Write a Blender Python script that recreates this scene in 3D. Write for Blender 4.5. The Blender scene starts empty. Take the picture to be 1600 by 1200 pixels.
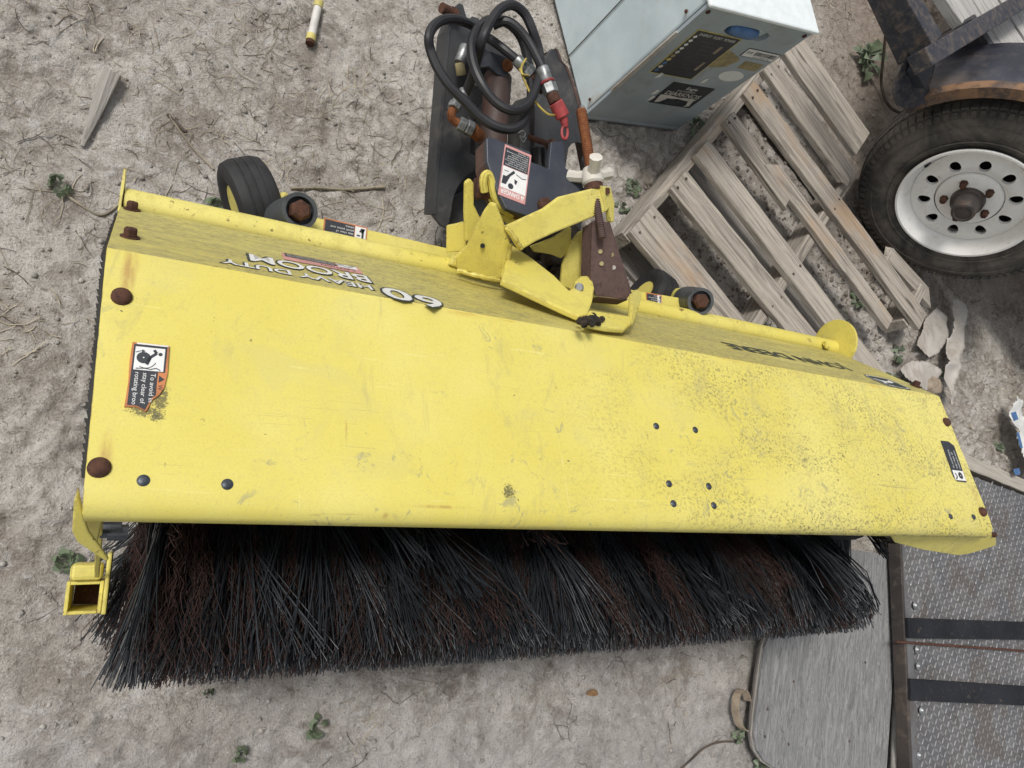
import bpy, bmesh, math, random
import numpy as np
from mathutils import Vector, Matrix
random.seed(7); rng = np.random.default_rng(11)
S = bpy.context.scene
COL = S.collection

# ------------------------------------------------------------------ camera, sky, sun, exposure
F_PX = 1070.0                       # focal length in pixels of the 1600 px wide photograph
CAM_H = 1.454                       # camera height over the ground
def _n(v): v = np.array(v, float); return v/np.linalg.norm(v)
_a = _n((2850-800, 865-600, F_PX)); _d = _n((213-800, 801-600, F_PX)); _d = _n(_d - _d.dot(_a)*_a)
RW = np.array([_a, np.cross(-_d, _a), -_d])     # camera axes (right, down, forward) -> world
cam_d = bpy.data.cameras.new('camera'); cam = bpy.data.objects.new('camera', cam_d); COL.objects.link(cam)
_m = Matrix.Identity(4)
for i in range(3):
    _m[i][0] = RW[i][0]; _m[i][1] = -RW[i][1]; _m[i][2] = -RW[i][2]
_m[2][3] = CAM_H
cam.matrix_world = _m
cam_d.sensor_width = 36.0; cam_d.lens = 36.0*F_PX/1600.0; cam_d.clip_start = 0.02; cam_d.clip_end = 500
S.camera = cam

SUN_EL, SUN_AZ = 58.0, 150.0        # azimuth: degrees from +X towards +Y, where the light comes from
W = bpy.data.worlds.new('World'); S.world = W; W.use_nodes = True
nt = W.node_tree; nt.nodes.clear()
sky = nt.nodes.new('ShaderNodeTexSky'); sky.sky_type = 'NISHITA'; sky.sun_disc = False
sky.sun_elevation = math.radians(SUN_EL); sky.sun_rotation = math.radians(90-SUN_AZ)
sky.air_density = 1.0; sky.dust_density = 3.0; sky.ozone_density = 1.0
hsv = nt.nodes.new('ShaderNodeHueSaturation'); hsv.inputs['Saturation'].default_value = 0.24   # overcast: the blue is veiled
bg = nt.nodes.new('ShaderNodeBackground'); bg.inputs['Strength'].default_value = 0.085
wo = nt.nodes.new('ShaderNodeOutputWorld')
nt.links.new(sky.outputs[0], hsv.inputs['Color']); nt.links.new(hsv.outputs[0], bg.inputs['Color']); nt.links.new(bg.outputs[0], wo.inputs[0])
sl = bpy.data.lights.new('sun', 'SUN'); sl.energy = 1.5; sl.angle = math.radians(13); sl.color = (1.0, 0.965, 0.91)
so = bpy.data.objects.new('sun', sl); COL.objects.link(so)
_e, _z = math.radians(SUN_EL), math.radians(SUN_AZ)
so.rotation_euler = Vector((math.cos(_e)*math.cos(_z), math.cos(_e)*math.sin(_z), math.sin(_e))).to_track_quat('Z', 'Y').to_euler()
so.location = (0, 0, 8)
S.view_settings.view_transform = 'Standard'; S.view_settings.look = 'None'
S.view_settings.exposure = 0.62; S.view_settings.gamma = 1.0; S.view_settings.use_curve_mapping = False
S.render.engine = 'CYCLES'

# ------------------------------------------------------------------ places measured on the photograph
def ray(px, py): return RW @ np.array([px-800.0, py-600.0, F_PX])
def P(px, py, z=0.0):
    r = ray(px, py); t = (z-CAM_H)/r[2]; return np.array([r[0]*t, r[1]*t, z])
def PL(px, py, pt, nrm):            # on a plane
    r = ray(px, py); c = np.array([0, 0, CAM_H]); nrm = np.array(nrm, float)
    return c + r*(np.dot(np.array(pt)-c, nrm)/np.dot(r, nrm))

# ------------------------------------------------------------------ mesh helpers
def mesh(name, v, f, mats, smooth=False, mi=None):
    me = bpy.data.meshes.new(name)
    me.from_pydata([tuple(map(float, p)) for p in v], [], [tuple(x) for x in f])
    for m in (mats if isinstance(mats, (list, tuple)) else [mats]): me.materials.append(m)
    if mi is not None: me.polygons.foreach_set('material_index', mi)
    if smooth: me.polygons.foreach_set('use_smooth', [True]*len(me.polygons))
    me.update(); return me
def link(name, me, parent=None, M=None, bevel=0, smooth_angle=None):
    o = bpy.data.objects.new(name, me); COL.objects.link(o)
    if M is not None: o.matrix_basis = M
    if parent is not None:
        o.parent = parent
        if parent.type == 'EMPTY': o.matrix_parent_inverse = Matrix.Translation(parent.location).inverted()
        elif M is None and parent.get('_own'): o.matrix_parent_inverse = Matrix.Identity(4)
    if bevel:
        b = o.modifiers.new('bevel', 'BEVEL'); b.width = bevel; b.segments = 2; b.limit_method = 'ANGLE'; b.angle_limit = 0.6
        b.harden_normals = False
    return o
def thing(name, label, cat, loc=(0, 0, 0), group=None):
    o = bpy.data.objects.new(name, None); COL.objects.link(o); o.location = tuple(map(float, loc)); o.empty_display_size = 0.1
    return tag(o, label, cat, group)
def tag(o, label, cat, group=None):
    o['label'] = label; o['category'] = cat
    if group: o['group'] = group
    return o
class MB:                            # collects shapes for ONE mesh
    def __init__(s): s.v = []; s.f = []
    def add(s, v, f):
        k = len(s.v); s.v += [np.array(p, float) for p in v]; s.f += [tuple(i+k for i in x) for x in f]; return s
    def box(s, c, sx, sy, sz, ax=None):
        ax = np.eye(3) if ax is None else np.array(ax)
        v = [np.array(c)+ax[0]*sx/2*i+ax[1]*sy/2*j+ax[2]*sz/2*k for i in (-1, 1) for j in (-1, 1) for k in (-1, 1)]
        return s.add(v, [(0, 1, 3, 2), (4, 6, 7, 5), (0, 4, 5, 1), (2, 3, 7, 6), (0, 2, 6, 4), (1, 5, 7, 3)])
    def prism(s, pts, vec):          # polygon extruded along vec
        n = len(pts); vec = np.array(vec, float)
        v = [np.array(p, float) for p in pts]+[np.array(p, float)+vec for p in pts]
        nrm = sum(np.cross(v[i]-v[0], v[(i+1) % n]-v[0]) for i in range(1, n-1))
        a, b = list(range(n)), list(range(n, 2*n))
        if np.dot(nrm, vec) < 0: f = [tuple(a), tuple(b[::-1])]+[((i+1) % n, i, n+i, n+(i+1) % n) for i in range(n)]
        else: f = [tuple(a[::-1]), tuple(b)]+[(i, (i+1) % n, n+(i+1) % n, n+i) for i in range(n)]
        return s.add(v, f)
    def rings(s, rings, close0=True, close1=True, loop=False):
        n = len(rings[0]); v = [p for r in rings for p in r]; f = []; m = len(rings)
        for i in range(m if loop else m-1):
            j = (i+1) % m
            for k in range(n): f.append((i*n+k, i*n+(k+1) % n, j*n+(k+1) % n, j*n+k))
        if not loop:
            if close0: f.append(tuple(range(n))[::-1])
            if close1: f.append(tuple((m-1)*n+k for k in range(n)))
        return s.add(v, f)
    def tube(s, path, r, n=8, loop=False):
        path = [np.array(p, float) for p in path]; m = len(path); rs = r if isinstance(r, (list, tuple)) else [r]*m
        R = []; up = None
        for i in range(m):
            t = _n(path[(i+1) % m]-path[i-1]) if loop else _n(path[min(i+1, m-1)]-path[max(i-1, 0)])
            if up is None: up = np.array([0, 0, 1.]) if abs(t[2]) < .9 else np.array([1., 0, 0])
            b = _n(np.cross(t, up)); up = np.cross(b, t)
            R.append([path[i]+rs[i]*(math.cos(2*math.pi*k/n)*b+math.sin(2*math.pi*k/n)*up) for k in range(n)])
        return s.rings(R, loop=loop)
    def cyl(s, a, b, r, n=14, r2=None): return s.tube([a, b], [r, r if r2 is None else r2], n)
    def lathe(s, c, ax, prof, n=32, caps=(True, True)):     # prof: (distance along axis, radius)
        ax = _n(ax); u = _n(np.cross(ax, (0.3, 0.2, 1))); w = np.cross(ax, u); c = np.array(c, float)
        return s.rings([[c+ax*d+r*(math.cos(2*math.pi*k/n)*u+math.sin(2*math.pi*k/n)*w) for k in range(n)] for d, r in prof], *caps)
    def obj(s, name, mat, parent=None, smooth=False, bevel=0, M=None):
        me = mesh(name, s.v, s.f, mat)
        bm = bmesh.new(); bm.from_mesh(me); bmesh.ops.recalc_face_normals(bm, faces=bm.faces)
        if smooth:
            for e in bm.edges:
                e.smooth = not (len(e.link_faces) == 2 and e.calc_face_angle(0) > 0.6)
            for f in bm.faces: f.smooth = True
        bm.to_mesh(me); bm.free()
        return link(name, me, parent, M, bevel)
def spline(pts, k=8, loop=False):    # Catmull-Rom
    pts = [np.array(p, float) for p in pts]; n = len(pts); out = []
    for i in range(n if loop else n-1):
        g = (lambda j: pts[j % n]) if loop else (lambda j: pts[min(max(j, 0), n-1)])
        p0, p1, p2, p3 = g(i-1), g(i), g(i+1), g(i+2)
        for t in np.arange(k)/k:
            out.append(.5*((2*p1)+(-p0+p2)*t+(2*p0-5*p1+4*p2-p3)*t*t+(-p0+3*p1-3*p2+p3)*t**3))
    if not loop: out.append(pts[-1])
    return out
def plate(name, corners, th, mat, parent, bevel=.0015, away=True):
    """a metal plate: corners (px, py, z) where the photo shows its visible face; the thickness goes away from the camera"""
    pts = [P(*c) for c in corners]; c = sum(pts)/len(pts)
    n = np.linalg.svd(np.array(pts)-c)[2][2]; pts = [PL(k[0], k[1], c, n) for k in corners]
    if np.dot(n, c-np.array([0, 0, CAM_H])) < 0: n = -n
    b = MB(); b.prism(pts, n*th); return b.obj(name, mat, parent, bevel=bevel)
def vnoise(x, y, seed):              # value noise on a lattice
    r = np.random.default_rng(seed); G = r.random((256, 256)).astype(np.float32)
    xi = np.floor(x).astype(int); yi = np.floor(y).astype(int); fx = x-xi; fy = y-yi
    fx = fx*fx*fx*(fx*(fx*6-15)+10); fy = fy*fy*fy*(fy*(fy*6-15)+10)
    a = G[xi & 255, yi & 255]; b = G[(xi+1) & 255, yi & 255]; c = G[xi & 255, (yi+1) & 255]; d = G[(xi+1) & 255, (yi+1) & 255]
    return (a*(1-fx)+b*fx)*(1-fy)+(c*(1-fx)+d*fx)*fy
def fast_mesh(name, V, Fq, mat, smooth=True, mi=None):   # numpy arrays, all faces the same size
    me = bpy.data.meshes.new(name); V = np.ascontiguousarray(V, np.float32); Fq = np.ascontiguousarray(Fq, np.int32)
    me.vertices.add(len(V)); me.vertices.foreach_set('co', V.ravel())
    k = Fq.shape[1]; me.loops.add(Fq.size); me.loops.foreach_set('vertex_index', Fq.ravel())
    me.polygons.add(len(Fq)); me.polygons.foreach_set('loop_start', np.arange(0, Fq.size, k, dtype=np.int32))
    for m in (mat if isinstance(mat, (list, tuple)) else [mat]): me.materials.append(m)
    if mi is not None: me.polygons.foreach_set('material_index', np.ascontiguousarray(mi, np.int32))
    me.polygons.foreach_set('use_smooth', np.full(len(Fq), smooth)); me.update(calc_edges=True); me.validate(); return me

# ------------------------------------------------------------------ materials
class N:                             # small node-tree writer
    def __init__(s, name, rough=.6, metal=0., spec=.5):
        s.m = bpy.data.materials.new(name); s.m.use_nodes = True; s.t = s.m.node_tree; s.t.nodes.clear()
        s.o = s.n('OutputMaterial'); s.b = s.n('BsdfPrincipled'); s.l(s.b.outputs[0], s.o.inputs[0])
        s.b.inputs['Roughness'].default_value = rough; s.b.inputs['Metallic'].default_value = metal
        s.b.inputs['Specular IOR Level'].default_value = spec
        s.tc = s.n('TexCoord'); s.co = s.tc.outputs['Object']
    def n(s, k): return s.t.nodes.new('ShaderNode'+k)
    def l(s, a, b): s.t.links.new(a, b)
    def put(s, inp, v):
        if hasattr(v, 'is_output') or isinstance(v, bpy.types.NodeSocket): s.l(v, inp)
        else: inp.default_value = v
    def scale(s, vec, sc, loc=(0, 0, 0)):
        k = s.n('Mapping'); s.put(k.inputs['Vector'], vec); k.inputs['Scale'].default_value = sc if isinstance(sc, tuple) else (sc,)*3
        k.inputs['Location'].default_value = loc; return k.outputs[0]
    def noise(s, sc, det=4, rough=.6, vec=None, dist=0., loc=(0, 0, 0)):
        k = s.n('TexNoise'); v = vec if vec is not None else s.co
        s.l(s.scale(v, sc, loc) if isinstance(sc, tuple) or loc != (0, 0, 0) else v, k.inputs['Vector'])
        k.inputs['Scale'].default_value = 1. if isinstance(sc, tuple) else sc
        if loc != (0, 0, 0) and not isinstance(sc, tuple): k.inputs['Scale'].default_value = 1.
        k.inputs['Detail'].default_value = det; k.inputs['Roughness'].default_value = rough; k.inputs['Distortion'].default_value = dist
        return k.outputs[0]
    def voro(s, sc, feature='F1', vec=None, rnd=1.):
        k = s.n('TexVoronoi'); k.feature = feature; v = vec if vec is not None else s.co
        s.l(s.scale(v, sc) if isinstance(sc, tuple) else v, k.inputs['Vector']); k.inputs['Scale'].default_value = 1. if isinstance(sc, tuple) else sc
        k.inputs['Randomness'].default_value = rnd; return k.outputs['Distance']
    def step(s, v, a, b, lo=0., hi=1.):
        k = s.n('MapRange'); s.put(k.inputs['Value'], v); k.inputs['From Min'].default_value = a; k.inputs['From Max'].default_value = b
        k.inputs['To Min'].default_value = lo; k.inputs['To Max'].default_value = hi; k.interpolation_type = 'SMOOTHSTEP'; return k.outputs[0]
    def math(s, op, a, b=0.):
        k = s.n('Math'); k.operation = op; s.put(k.inputs[0], a); s.put(k.inputs[1], b); return k.outputs[0]
    def mix(s, f, a, b, mode='MIX'):
        k = s.n('Mix'); k.data_type = 'RGBA'; k.blend_type = mode; s.put(k.inputs['Factor'], f)
        for i, v in ((6, a), (7, b)): s.put(k.inputs[i], v if not isinstance(v, tuple) or len(v) == 4 else (*v, 1.))
        return k.outputs[2]
    def xyz(s, vec=None):
        k = s.n('SeparateXYZ'); s.l(vec if vec is not None else s.co, k.inputs[0]); return k.outputs
    def blob(s, c, sc):              # 1 at the centre of an ellipsoid, 0 outside it
        k = s.n('VectorMath'); k.operation = 'SUBTRACT'; s.l(s.co, k.inputs[0]); k.inputs[1].default_value = c
        q = s.n('VectorMath'); q.operation = 'MULTIPLY'; s.l(k.outputs[0], q.inputs[0]); q.inputs[1].default_value = tuple(1/x for x in sc)
        g = s.n('VectorMath'); g.operation = 'LENGTH'; s.l(q.outputs[0], g.inputs[0]); return s.step(g.outputs['Value'], 1., 0.1)
    def rand(s): return s.n('ObjectInfo').outputs['Random']
    def col(s, v): s.put(s.b.inputs['Base Color'], v if not isinstance(v, tuple) else (*v[:3], 1.)); return s
    def rough(s, v): s.put(s.b.inputs['Roughness'], v); return s
    def bump(s, h, st=.3, d=.01):
        k = s.n('Bump'); k.inputs['Strength'].default_value = st; k.inputs['Distance'].default_value = d; s.l(h, k.inputs['Height'])
        s.l(k.outputs[0], s.b.inputs['Normal']); return s

def mat_ground():
    n = N('dry_dirt', .95, spec=.12)
    big = n.noise(1.3, 5, .62, dist=.5); mid = n.noise(7, 7, .72, dist=.7); fin = n.noise(38, 6, .74, dist=.4); gr = n.noise(210, 4, .75)
    c = n.mix(n.step(mid, .36, .60), (.36, .318, .276), (.62, .580, .530))
    c = n.mix(n.math('MULTIPLY', n.step(big, .46, .66), .50), c, (.36, .318, .278))
    c = n.mix(n.math('MULTIPLY', n.step(fin, .46, .32), .75), c, (.19, .158, .13))
    c = n.mix(n.math('MULTIPLY', n.step(fin, .51, .66), .85), c, (.68, .65, .615))
    c = n.mix(n.math('MULTIPLY', n.step(gr, .53, .68), .65), c, (.17, .14, .115))
    c = n.mix(n.math('MULTIPLY', n.step(gr, .44, .30), .60), c, (.74, .70, .65))
    x, y, z = n.xyz()
    pale = n.step(n.math('ADD', y, n.math('MULTIPLY', n.noise(3, 5, .7), .40)), -.10, -.34)     # the pale hard crust before the broom
    c = n.mix(n.math('MULTIPLY', pale, .42), c, (.46, .445, .44))
    far = n.step(n.math('ADD', x, n.math('MULTIPLY', mid, .5)), 2.0, 2.6)                   # shade round the trailer, painted in as darker brown
    far = n.math('MULTIPLY', far, n.step(y, .75, 1.2))
    c = n.mix(n.math('MULTIPLY', far, .6), c, (.27, .205, .155))
    damp = n.math('MULTIPLY', n.step(n.noise(2.4, 6, .75, dist=.8, loc=(4.3, 1.7, 0)), .56, .66), n.step(n.noise(24, 5, .75), .40, .58))
    c = n.mix(n.math('MULTIPLY', damp, .65), c, (.16, .132, .108))
    wx = n.mix(.05, n.co, n.n('TexNoise').outputs['Color'])
    cr = n.voro(13, 'DISTANCE_TO_EDGE', vec=wx); crm = n.math('MULTIPLY', n.step(cr, .016, .0), n.step(n.noise(2.6, 4), .54, .66))
    c = n.mix(n.math('MULTIPLY', crm, .45), c, (.17, .14, .12))
    n.col(c)
    h = n.math('ADD', n.math('MULTIPLY', fin, 1.), n.math('MULTIPLY', gr, .45)); h = n.math('SUBTRACT', h, n.math('MULTIPLY', crm, .45))
    n.bump(h, 1., .016); return n.m

def mat_yellow(name, rear=False, hood=True):
    n = N(name, .5, spec=.4)
    x, y, z = n.xyz()
    big = n.noise(3., 4, .6); c = n.mix(n.step(big, .35, .68), (.655, .560, .115), (.70, .622, .185))
    fine = n.noise(420, 2, .6); c = n.mix(n.math('MULTIPLY', n.step(fine, .50, .72), .35), c, (.50, .44, .16)); c = n.mix(n.math('MULTIPLY', n.step(n.noise(11, 6, .7, dist=.8), .50, .70), .35), c, (.56, .50, .185))
    spk = n.noise(190, 5, .78); spk2 = n.noise(70, 6, .78)
    patch = n.noise((5., 9., 9.), 4, .62)
    if hood and not rear:
        wgt = n.math('MULTIPLY', n.step(x, .35, 1.15), n.step(patch, .36, .60))
        wgt = n.math('MAXIMUM', wgt, n.math('MULTIPLY', n.step(x, .8, 1.3), .45))
        dm = n.math('MULTIPLY', n.step(spk, .52, .585), wgt)
        c = n.mix(n.math('MULTIPLY', n.step(n.noise(16, 5, .7), .44, .62), n.math('MULTIPLY', wgt, .35)), c, (.48, .42, .16))
        c = n.mix(n.math('MULTIPLY', dm, .80), c, (.10, .095, .06))
        dm2 = n.math('MULTIPLY', n.step(spk2, .60, .68), n.math('MULTIPLY', n.step(patch, .44, .62), n.step(x, .25, .7)))
        c = n.mix(n.math('MULTIPLY', dm2, .7), c, (.13, .12, .07))
        gs = n.math('MULTIPLY', n.step(n.noise(26, 6, .72, dist=1.5), .575, .64), n.step(n.noise(4.5, 3), .50, .60))
        c = n.mix(n.math('MULTIPLY', gs, .62), c, (.30, .285, .17))
        sc = n.noise((7., 140., 60.), 3, .6, dist=.6)
        c = n.mix(n.math('MULTIPLY', n.step(sc, .66, .72), .35), c, (.78, .72, .32))
        edge = n.noise((9., 160., 160.), 4, .6)
        em = n.math('MULTIPLY', n.step(edge, .60, .68), n.math('MULTIPLY', n.step(y, .05, .012), n.step(n.noise(3., 2), .5, .62)))
        c = n.mix(n.math('MULTIPLY', em, .8), c, (.20, .10, .045))
        rid = n.math('MULTIPLY', n.math('MULTIPLY', n.step(n.noise((9., 60., 60.), 5, .7), .52, .62), n.step(x, .15, .4)), n.step(n.math('ABSOLUTE', n.math('SUBTRACT', y, .309)), .010, .0))
        c = n.mix(n.math('MULTIPLY', rid, .6), c, (.50, .33, .06))
        sm = n.step(n.noise((16., 5., 5.), 6, .75, dist=1.2, loc=(2., 3., 0.)), .55, .68); c = n.mix(n.math('MULTIPLY', sm, .38), c, (.40, .35, .155))
        gn = n.noise(320, 4, .85); c = n.mix(n.math('MULTIPLY', n.step(gn, .56, .70), .45), c, (.40, .35, .14)); c = n.mix(n.math('MULTIPLY', n.step(gn, .42, .30), .45), c, (.80, .73, .30))
        s1 = n.noise((4., 190., 90.), 2, .5, dist=2.2, loc=(7., 1., 0.)); c = n.mix(n.math('MULTIPLY', n.math('MULTIPLY', n.step(s1, .675, .70), n.step(n.noise(5, 3), .50, .60)), .5), c, (.30, .26, .12))
        s3 = n.noise((120., 5., 5.), 2, .5, dist=1.6); c = n.mix(n.math('MULTIPLY', n.math('MULTIPLY', n.step(s3, .70, .73), n.step(n.noise(4, 3), .52, .62)), .5), c, (.80, .74, .36))
        pk = n.noise(85, 2, .5); c = n.mix(n.math('MULTIPLY', n.math('MULTIPLY', n.step(pk, .735, .76), n.step(n.noise(6, 3), .45, .6)), .85), c, (.10, .085, .06))
        for ctr, sz in RUST:
            c = n.mix(n.math('MULTIPLY', n.math('MULTIPLY', n.blob(ctr, sz), n.step(n.noise((120., 30., 30.), 4), .25, .70)), .65), c, (.36, .17, .06))
        for ctr, sz in RESIDUE:
            c = n.mix(n.math('MULTIPLY', n.step(n.math('ADD', n.blob(ctr, sz), n.math('MULTIPLY', n.step(n.noise(330, 6, .85), .30, .70), 1.1)), 1.18, 1.30), n.math('MULTIPLY', n.step(n.blob(ctr, sz), 0., .15), .85)), c, (.10, .09, .045))
    elif rear:
        streak = n.noise((26., 75., 75.), 6, .78); s2 = n.noise((3.2, 10., 10.), 4, .6); fsp = n.noise((110., 260., 260.), 3, .7)
        d = n.math('MULTIPLY', n.step(streak, .30, .68), n.step(s2, .22, .50))
        c = n.mix(n.math('ADD', n.math('MULTIPLY', d, .55), .24), c, (.31, .275, .13))
        c = n.mix(n.math('MULTIPLY', n.math('MULTIPLY', n.step(fsp, .50, .62), n.step(s2, .28, .58)), .60), c, (.14, .125, .06))
        c = n.mix(n.math('MULTIPLY', n.step(n.noise((5., 34., 34.), 4, .65, dist=1.), .62, .72), .35), c, (.72, .63, .20))
    else:
        dm = n.math('MULTIPLY', n.step(n.noise(95, 4, .75), .60, .68), n.step(n.noise(9, 3), .48, .62))
        c = n.mix(n.math('MULTIPLY', dm, .8), c, (.09, .07, .035))
        gd = n.math('MULTIPLY', n.step(n.noise(24, 5, .7), .48, .66), .35); c = n.mix(gd, c, (.42, .34, .08))
        bv = n.n('Bevel'); bv.samples = 4; bv.inputs['Radius'].default_value = .0035; gm = n.n('NewGeometry'); dt = n.n('VectorMath'); dt.operation = 'DOT_PRODUCT'
        n.l(bv.outputs[0], dt.inputs[0]); n.l(gm.outputs['Normal'], dt.inputs[1])
        ed = n.math('MULTIPLY', n.step(dt.outputs['Value'], .985, .90), n.step(n.noise(34, 4, .7), .44, .56)); c = n.mix(n.math('MULTIPLY', ed, .85), c, (.12, .06, .035))
        c = n.mix(n.math('MULTIPLY', n.step(n.noise(210, 4, .8), .58, .68), .35), c, (.30, .25, .08))
        ch = n.math('MULTIPLY', n.step(n.noise(50, 4, .7), .655, .69), n.step(n.noise(7, 2), .5, .62)); c = n.mix(n.math('MULTIPLY', ch, .85), c, (.13, .055, .03))
    n.col(c); n.rough(n.step(big, .3, .7, .42, .62)); n.bump(n.noise(180, 3, .6), .06, .002); return n.m
def mat_paint(name, a, b, dust, dsc=9., dthr=(.50, .68), damt=.6, rough=.5, chip=None, metal=0.):
    n = N(name, rough, metal, .2 if name == 'scuffed_black_bar' else .5); c = n.mix(n.step(n.noise(7, 4), .35, .65), a, b)
    c = n.mix(n.math('MULTIPLY', n.step(n.noise(dsc, 6, .72, dist=.5), *dthr), damt), c, dust)
    c = n.mix(n.math('MULTIPLY', n.step(n.noise(130, 3, .7), .58, .70), .4*damt), c, dust)
    if chip: c = n.mix(n.step(n.noise(38, 5, .72), chip[0], chip[0]+.03), c, chip[1])
    n.col(c); n.rough(n.step(n.noise(14, 4), .3, .7, rough-.1, rough+.2)); n.bump(n.math('ADD', n.math('MULTIPLY', n.noise(90, 4, .6), .12), n.math('MULTIPLY', n.noise(7, 2), 2.)), .5, .003); return n.m
def mat_rust(name, a, b, c3, sc=60):
    n = N(name, .85, .1, .3); c = n.mix(n.step(n.noise(sc, 5, .7), .35, .65), a, b); c = n.mix(n.step(n.noise(sc*3.1, 4, .7), .52, .7), c, c3)
    n.col(c); n.bump(n.noise(sc*3, 4, .7), .5, .003); return n.m
def mat_wood(name, a, b, dark, warm=None, knots=True, gscale=1.):
    n = N(name, .88, spec=.2)         # grain along the local x axis of every board
    k = n.n('VectorMath'); k.operation = 'ADD'; n.l(n.co, k.inputs[0])
    rx = n.n('CombineXYZ'); r = n.rand(); n.l(n.math('MULTIPLY', r, 37.), rx.inputs[0]); n.l(n.math('MULTIPLY', r, 11.), rx.inputs[1]); n.l(n.math('MULTIPLY', r, 5.), rx.inputs[2])
    n.l(rx.outputs[0], k.inputs[1]); co = k.outputs[0]
    wv = n.noise((2.2, 30., 30.), 4, .6, vec=co, dist=1.6); g = n.noise((3.5*gscale, 160.*gscale, 160.*gscale), 6, .72, vec=co, dist=1.)
    g2 = n.noise((1.5, 48., 48.), 5, .68, vec=co, dist=2.2); fl = n.noise(14, 5, .6, vec=co)
    c = n.mix(n.step(g2, .36, .62), a, b); c = n.mix(n.math('MULTIPLY', n.step(g, .50, .36), .85), c, dark)
    c = n.mix(n.math('MULTIPLY', n.step(wv, .55, .66), .75), c, dark)
    c = n.mix(n.math('MULTIPLY', n.step(g, .56, .72), .5), c, tuple(min(.7, q*1.35) for q in b))
    if warm is not None: c = n.mix(n.math('MULTIPLY', n.step(n.noise((3., 7., 7.), 4, vec=co), .54, .70), .75), c, warm)
    c = n.mix(n.math('MULTIPLY', n.step(fl, .54, .74), .3), c, (.50, .46, .41))
    if knots:
        kv = n.voro((2.6, 13., 1.), 'F1', vec=co); c = n.mix(n.math('MULTIPLY', n.step(kv, .11, .05), .9), c, (.05, .04, .03))
    c = n.mix(.22, c, n.mix(r, (.16, .145, .13), (.50, .46, .41)))
    n.col(c); h = n.math('ADD', g, n.math('MULTIPLY', g2, .8)); n.bump(h, .7, .004); return n.m
def mat_ply():
    n = N('peeling_plywood', .9, spec=.15); co = n.co
    g = n.noise((5., 38., 38.), 5, .7, dist=3.2); f = n.noise((16., 95., 95.), 5, .75, dist=2.); b = n.noise(5, 5, .65); p = n.noise((13., 40., 40.), 5, .7, dist=2.5)
    c = n.mix(n.step(g, .38, .62), (.185, .185, .184), (.29, .287, .281)); c = n.mix(n.math('MULTIPLY', n.step(f, .50, .36), .7), c, (.095, .098, .104))
    c = n.mix(n.math('MULTIPLY', n.step(b, .45, .65), .45), c, (.20, .20, .205))
    fl = n.math('MULTIPLY', n.step(p, .57, .62), n.step(n.noise(3.5, 4), .42, .56)); c = n.mix(n.math('MULTIPLY', fl, .75), c, (.40, .395, .385))
    c = n.mix(n.math('MULTIPLY', n.step(n.noise(60, 4, .75), .60, .70), .5), c, (.10, .09, .08))
    n.col(c); n.bump(n.math('ADD', f, n.math('MULTIPLY', fl, .6)), .7, .004); return n.m
def mat_flat(name, c, rough=.6, metal=0., var=.15, sc=40, spec=.5, bump=.05):
    n = N(name, rough, metal, spec); d = tuple(x*(1-var*2) for x in c)
    n.col(n.mix(n.step(n.noise(sc, 4, .65), .35, .7), c, d)); n.bump(n.noise(sc*4, 3), bump, .002); return n.m

# spots of rust below bolts and of glue left by a torn label (on the hood, metres)
FR_P, FR_N = (0, .02, .6135), _n((0, .0735, .29)); RR_P, RR_N = (0, .31, .54), _n((0, .244, .153))
def front(px, py, up=0.): return PL(px, py, np.array(FR_P)+FR_N*up, FR_N)
def rearf(px, py, up=0.): return PL(px, py, np.array(RR_P)+RR_N*up, RR_N)
RUST = [(tuple(front(198, 440)), (.012, .034, .06)), (tuple(front(166, 705)), (.010, .030, .06)), (tuple(front(205, 410)), (.012, .045, .06)),
        (tuple(front(1524, 772)), (.014, .030, .06)), (tuple(front(1478, 640)), (.010, .026, .06)), (tuple(front(690, 792)), (.055, .0035, .03)), (tuple(front(605, 806)), (.006, .006, .03)), (tuple(front(541, 675)), (.002, .022, .06))]
RESIDUE = [(tuple(front(250, 622)), (.017, .032, .04)), (tuple(front(228, 643)), (.034, .013, .04)), (tuple(front(243, 652)), (.016, .010, .04)), (tuple(front(795, 768)), (.018, .020, .04))]

M_GROUND = mat_ground()
M_HOOD = mat_yellow('weathered_yellow_paint'); M_REAR = mat_yellow('dusty_yellow_paint', rear=True); M_YEL = mat_yellow('yellow_paint', hood=False)
M_BLACK = mat_paint('worn_black_paint', (.028, .030, .034), (.05, .051, .054), (.15, .135, .12), 12, (.50, .70), .45, .48)
M_SLATE = mat_paint('dark_blue_grey_paint', (.030, .036, .050), (.045, .050, .064), (.14, .14, .14), 14, (.55, .75), .35, .45)
M_TRAIL = mat_paint('dusty_black_trailer_paint', (.016, .019, .030), (.035, .037, .046), (.20, .15, .11), 34, (.42, .80), .75, .55, chip=(.69, (.16, .08, .045)))
M_FEND = mat_paint('scuffed_blue_black_paint', (.016, .018, .027), (.040, .043, .056), (.17, .13, .10), 5, (.48, .72), .55, .42, chip=(.70, (.24, .12, .06)))
M_RUST = mat_rust('brown_rust', (.062, .030, .022), (.105, .048, .030), (.03, .018, .014))
M_BAR = mat_paint('scuffed_black_bar', (.010, .011, .014), (.020, .021, .026), (.16, .12, .09), 40, (.58, .72), .5, .5)
M_HUB = mat_paint('greasy_hub_cap', (.035, .033, .033), (.075, .062, .055), (.15, .085, .055), 26, (.52, .68), .6, .5)
M_LIP = mat_paint('rusty_dusty_lip', (.10, .072, .055), (.23, .13, .07), (.035, .033, .038), 22, (.44, .60), .75, .75)
M_DARKST = mat_paint('dark_stained_steel', (.030, .026, .025), (.055, .044, .038), (.13, .10, .08), 18, (.5, .7), .6, .6)
M_ORUST = mat_rust('orange_rust', (.25, .095, .035), (.17, .062, .028), (.10, .04, .02), 120)
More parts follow.
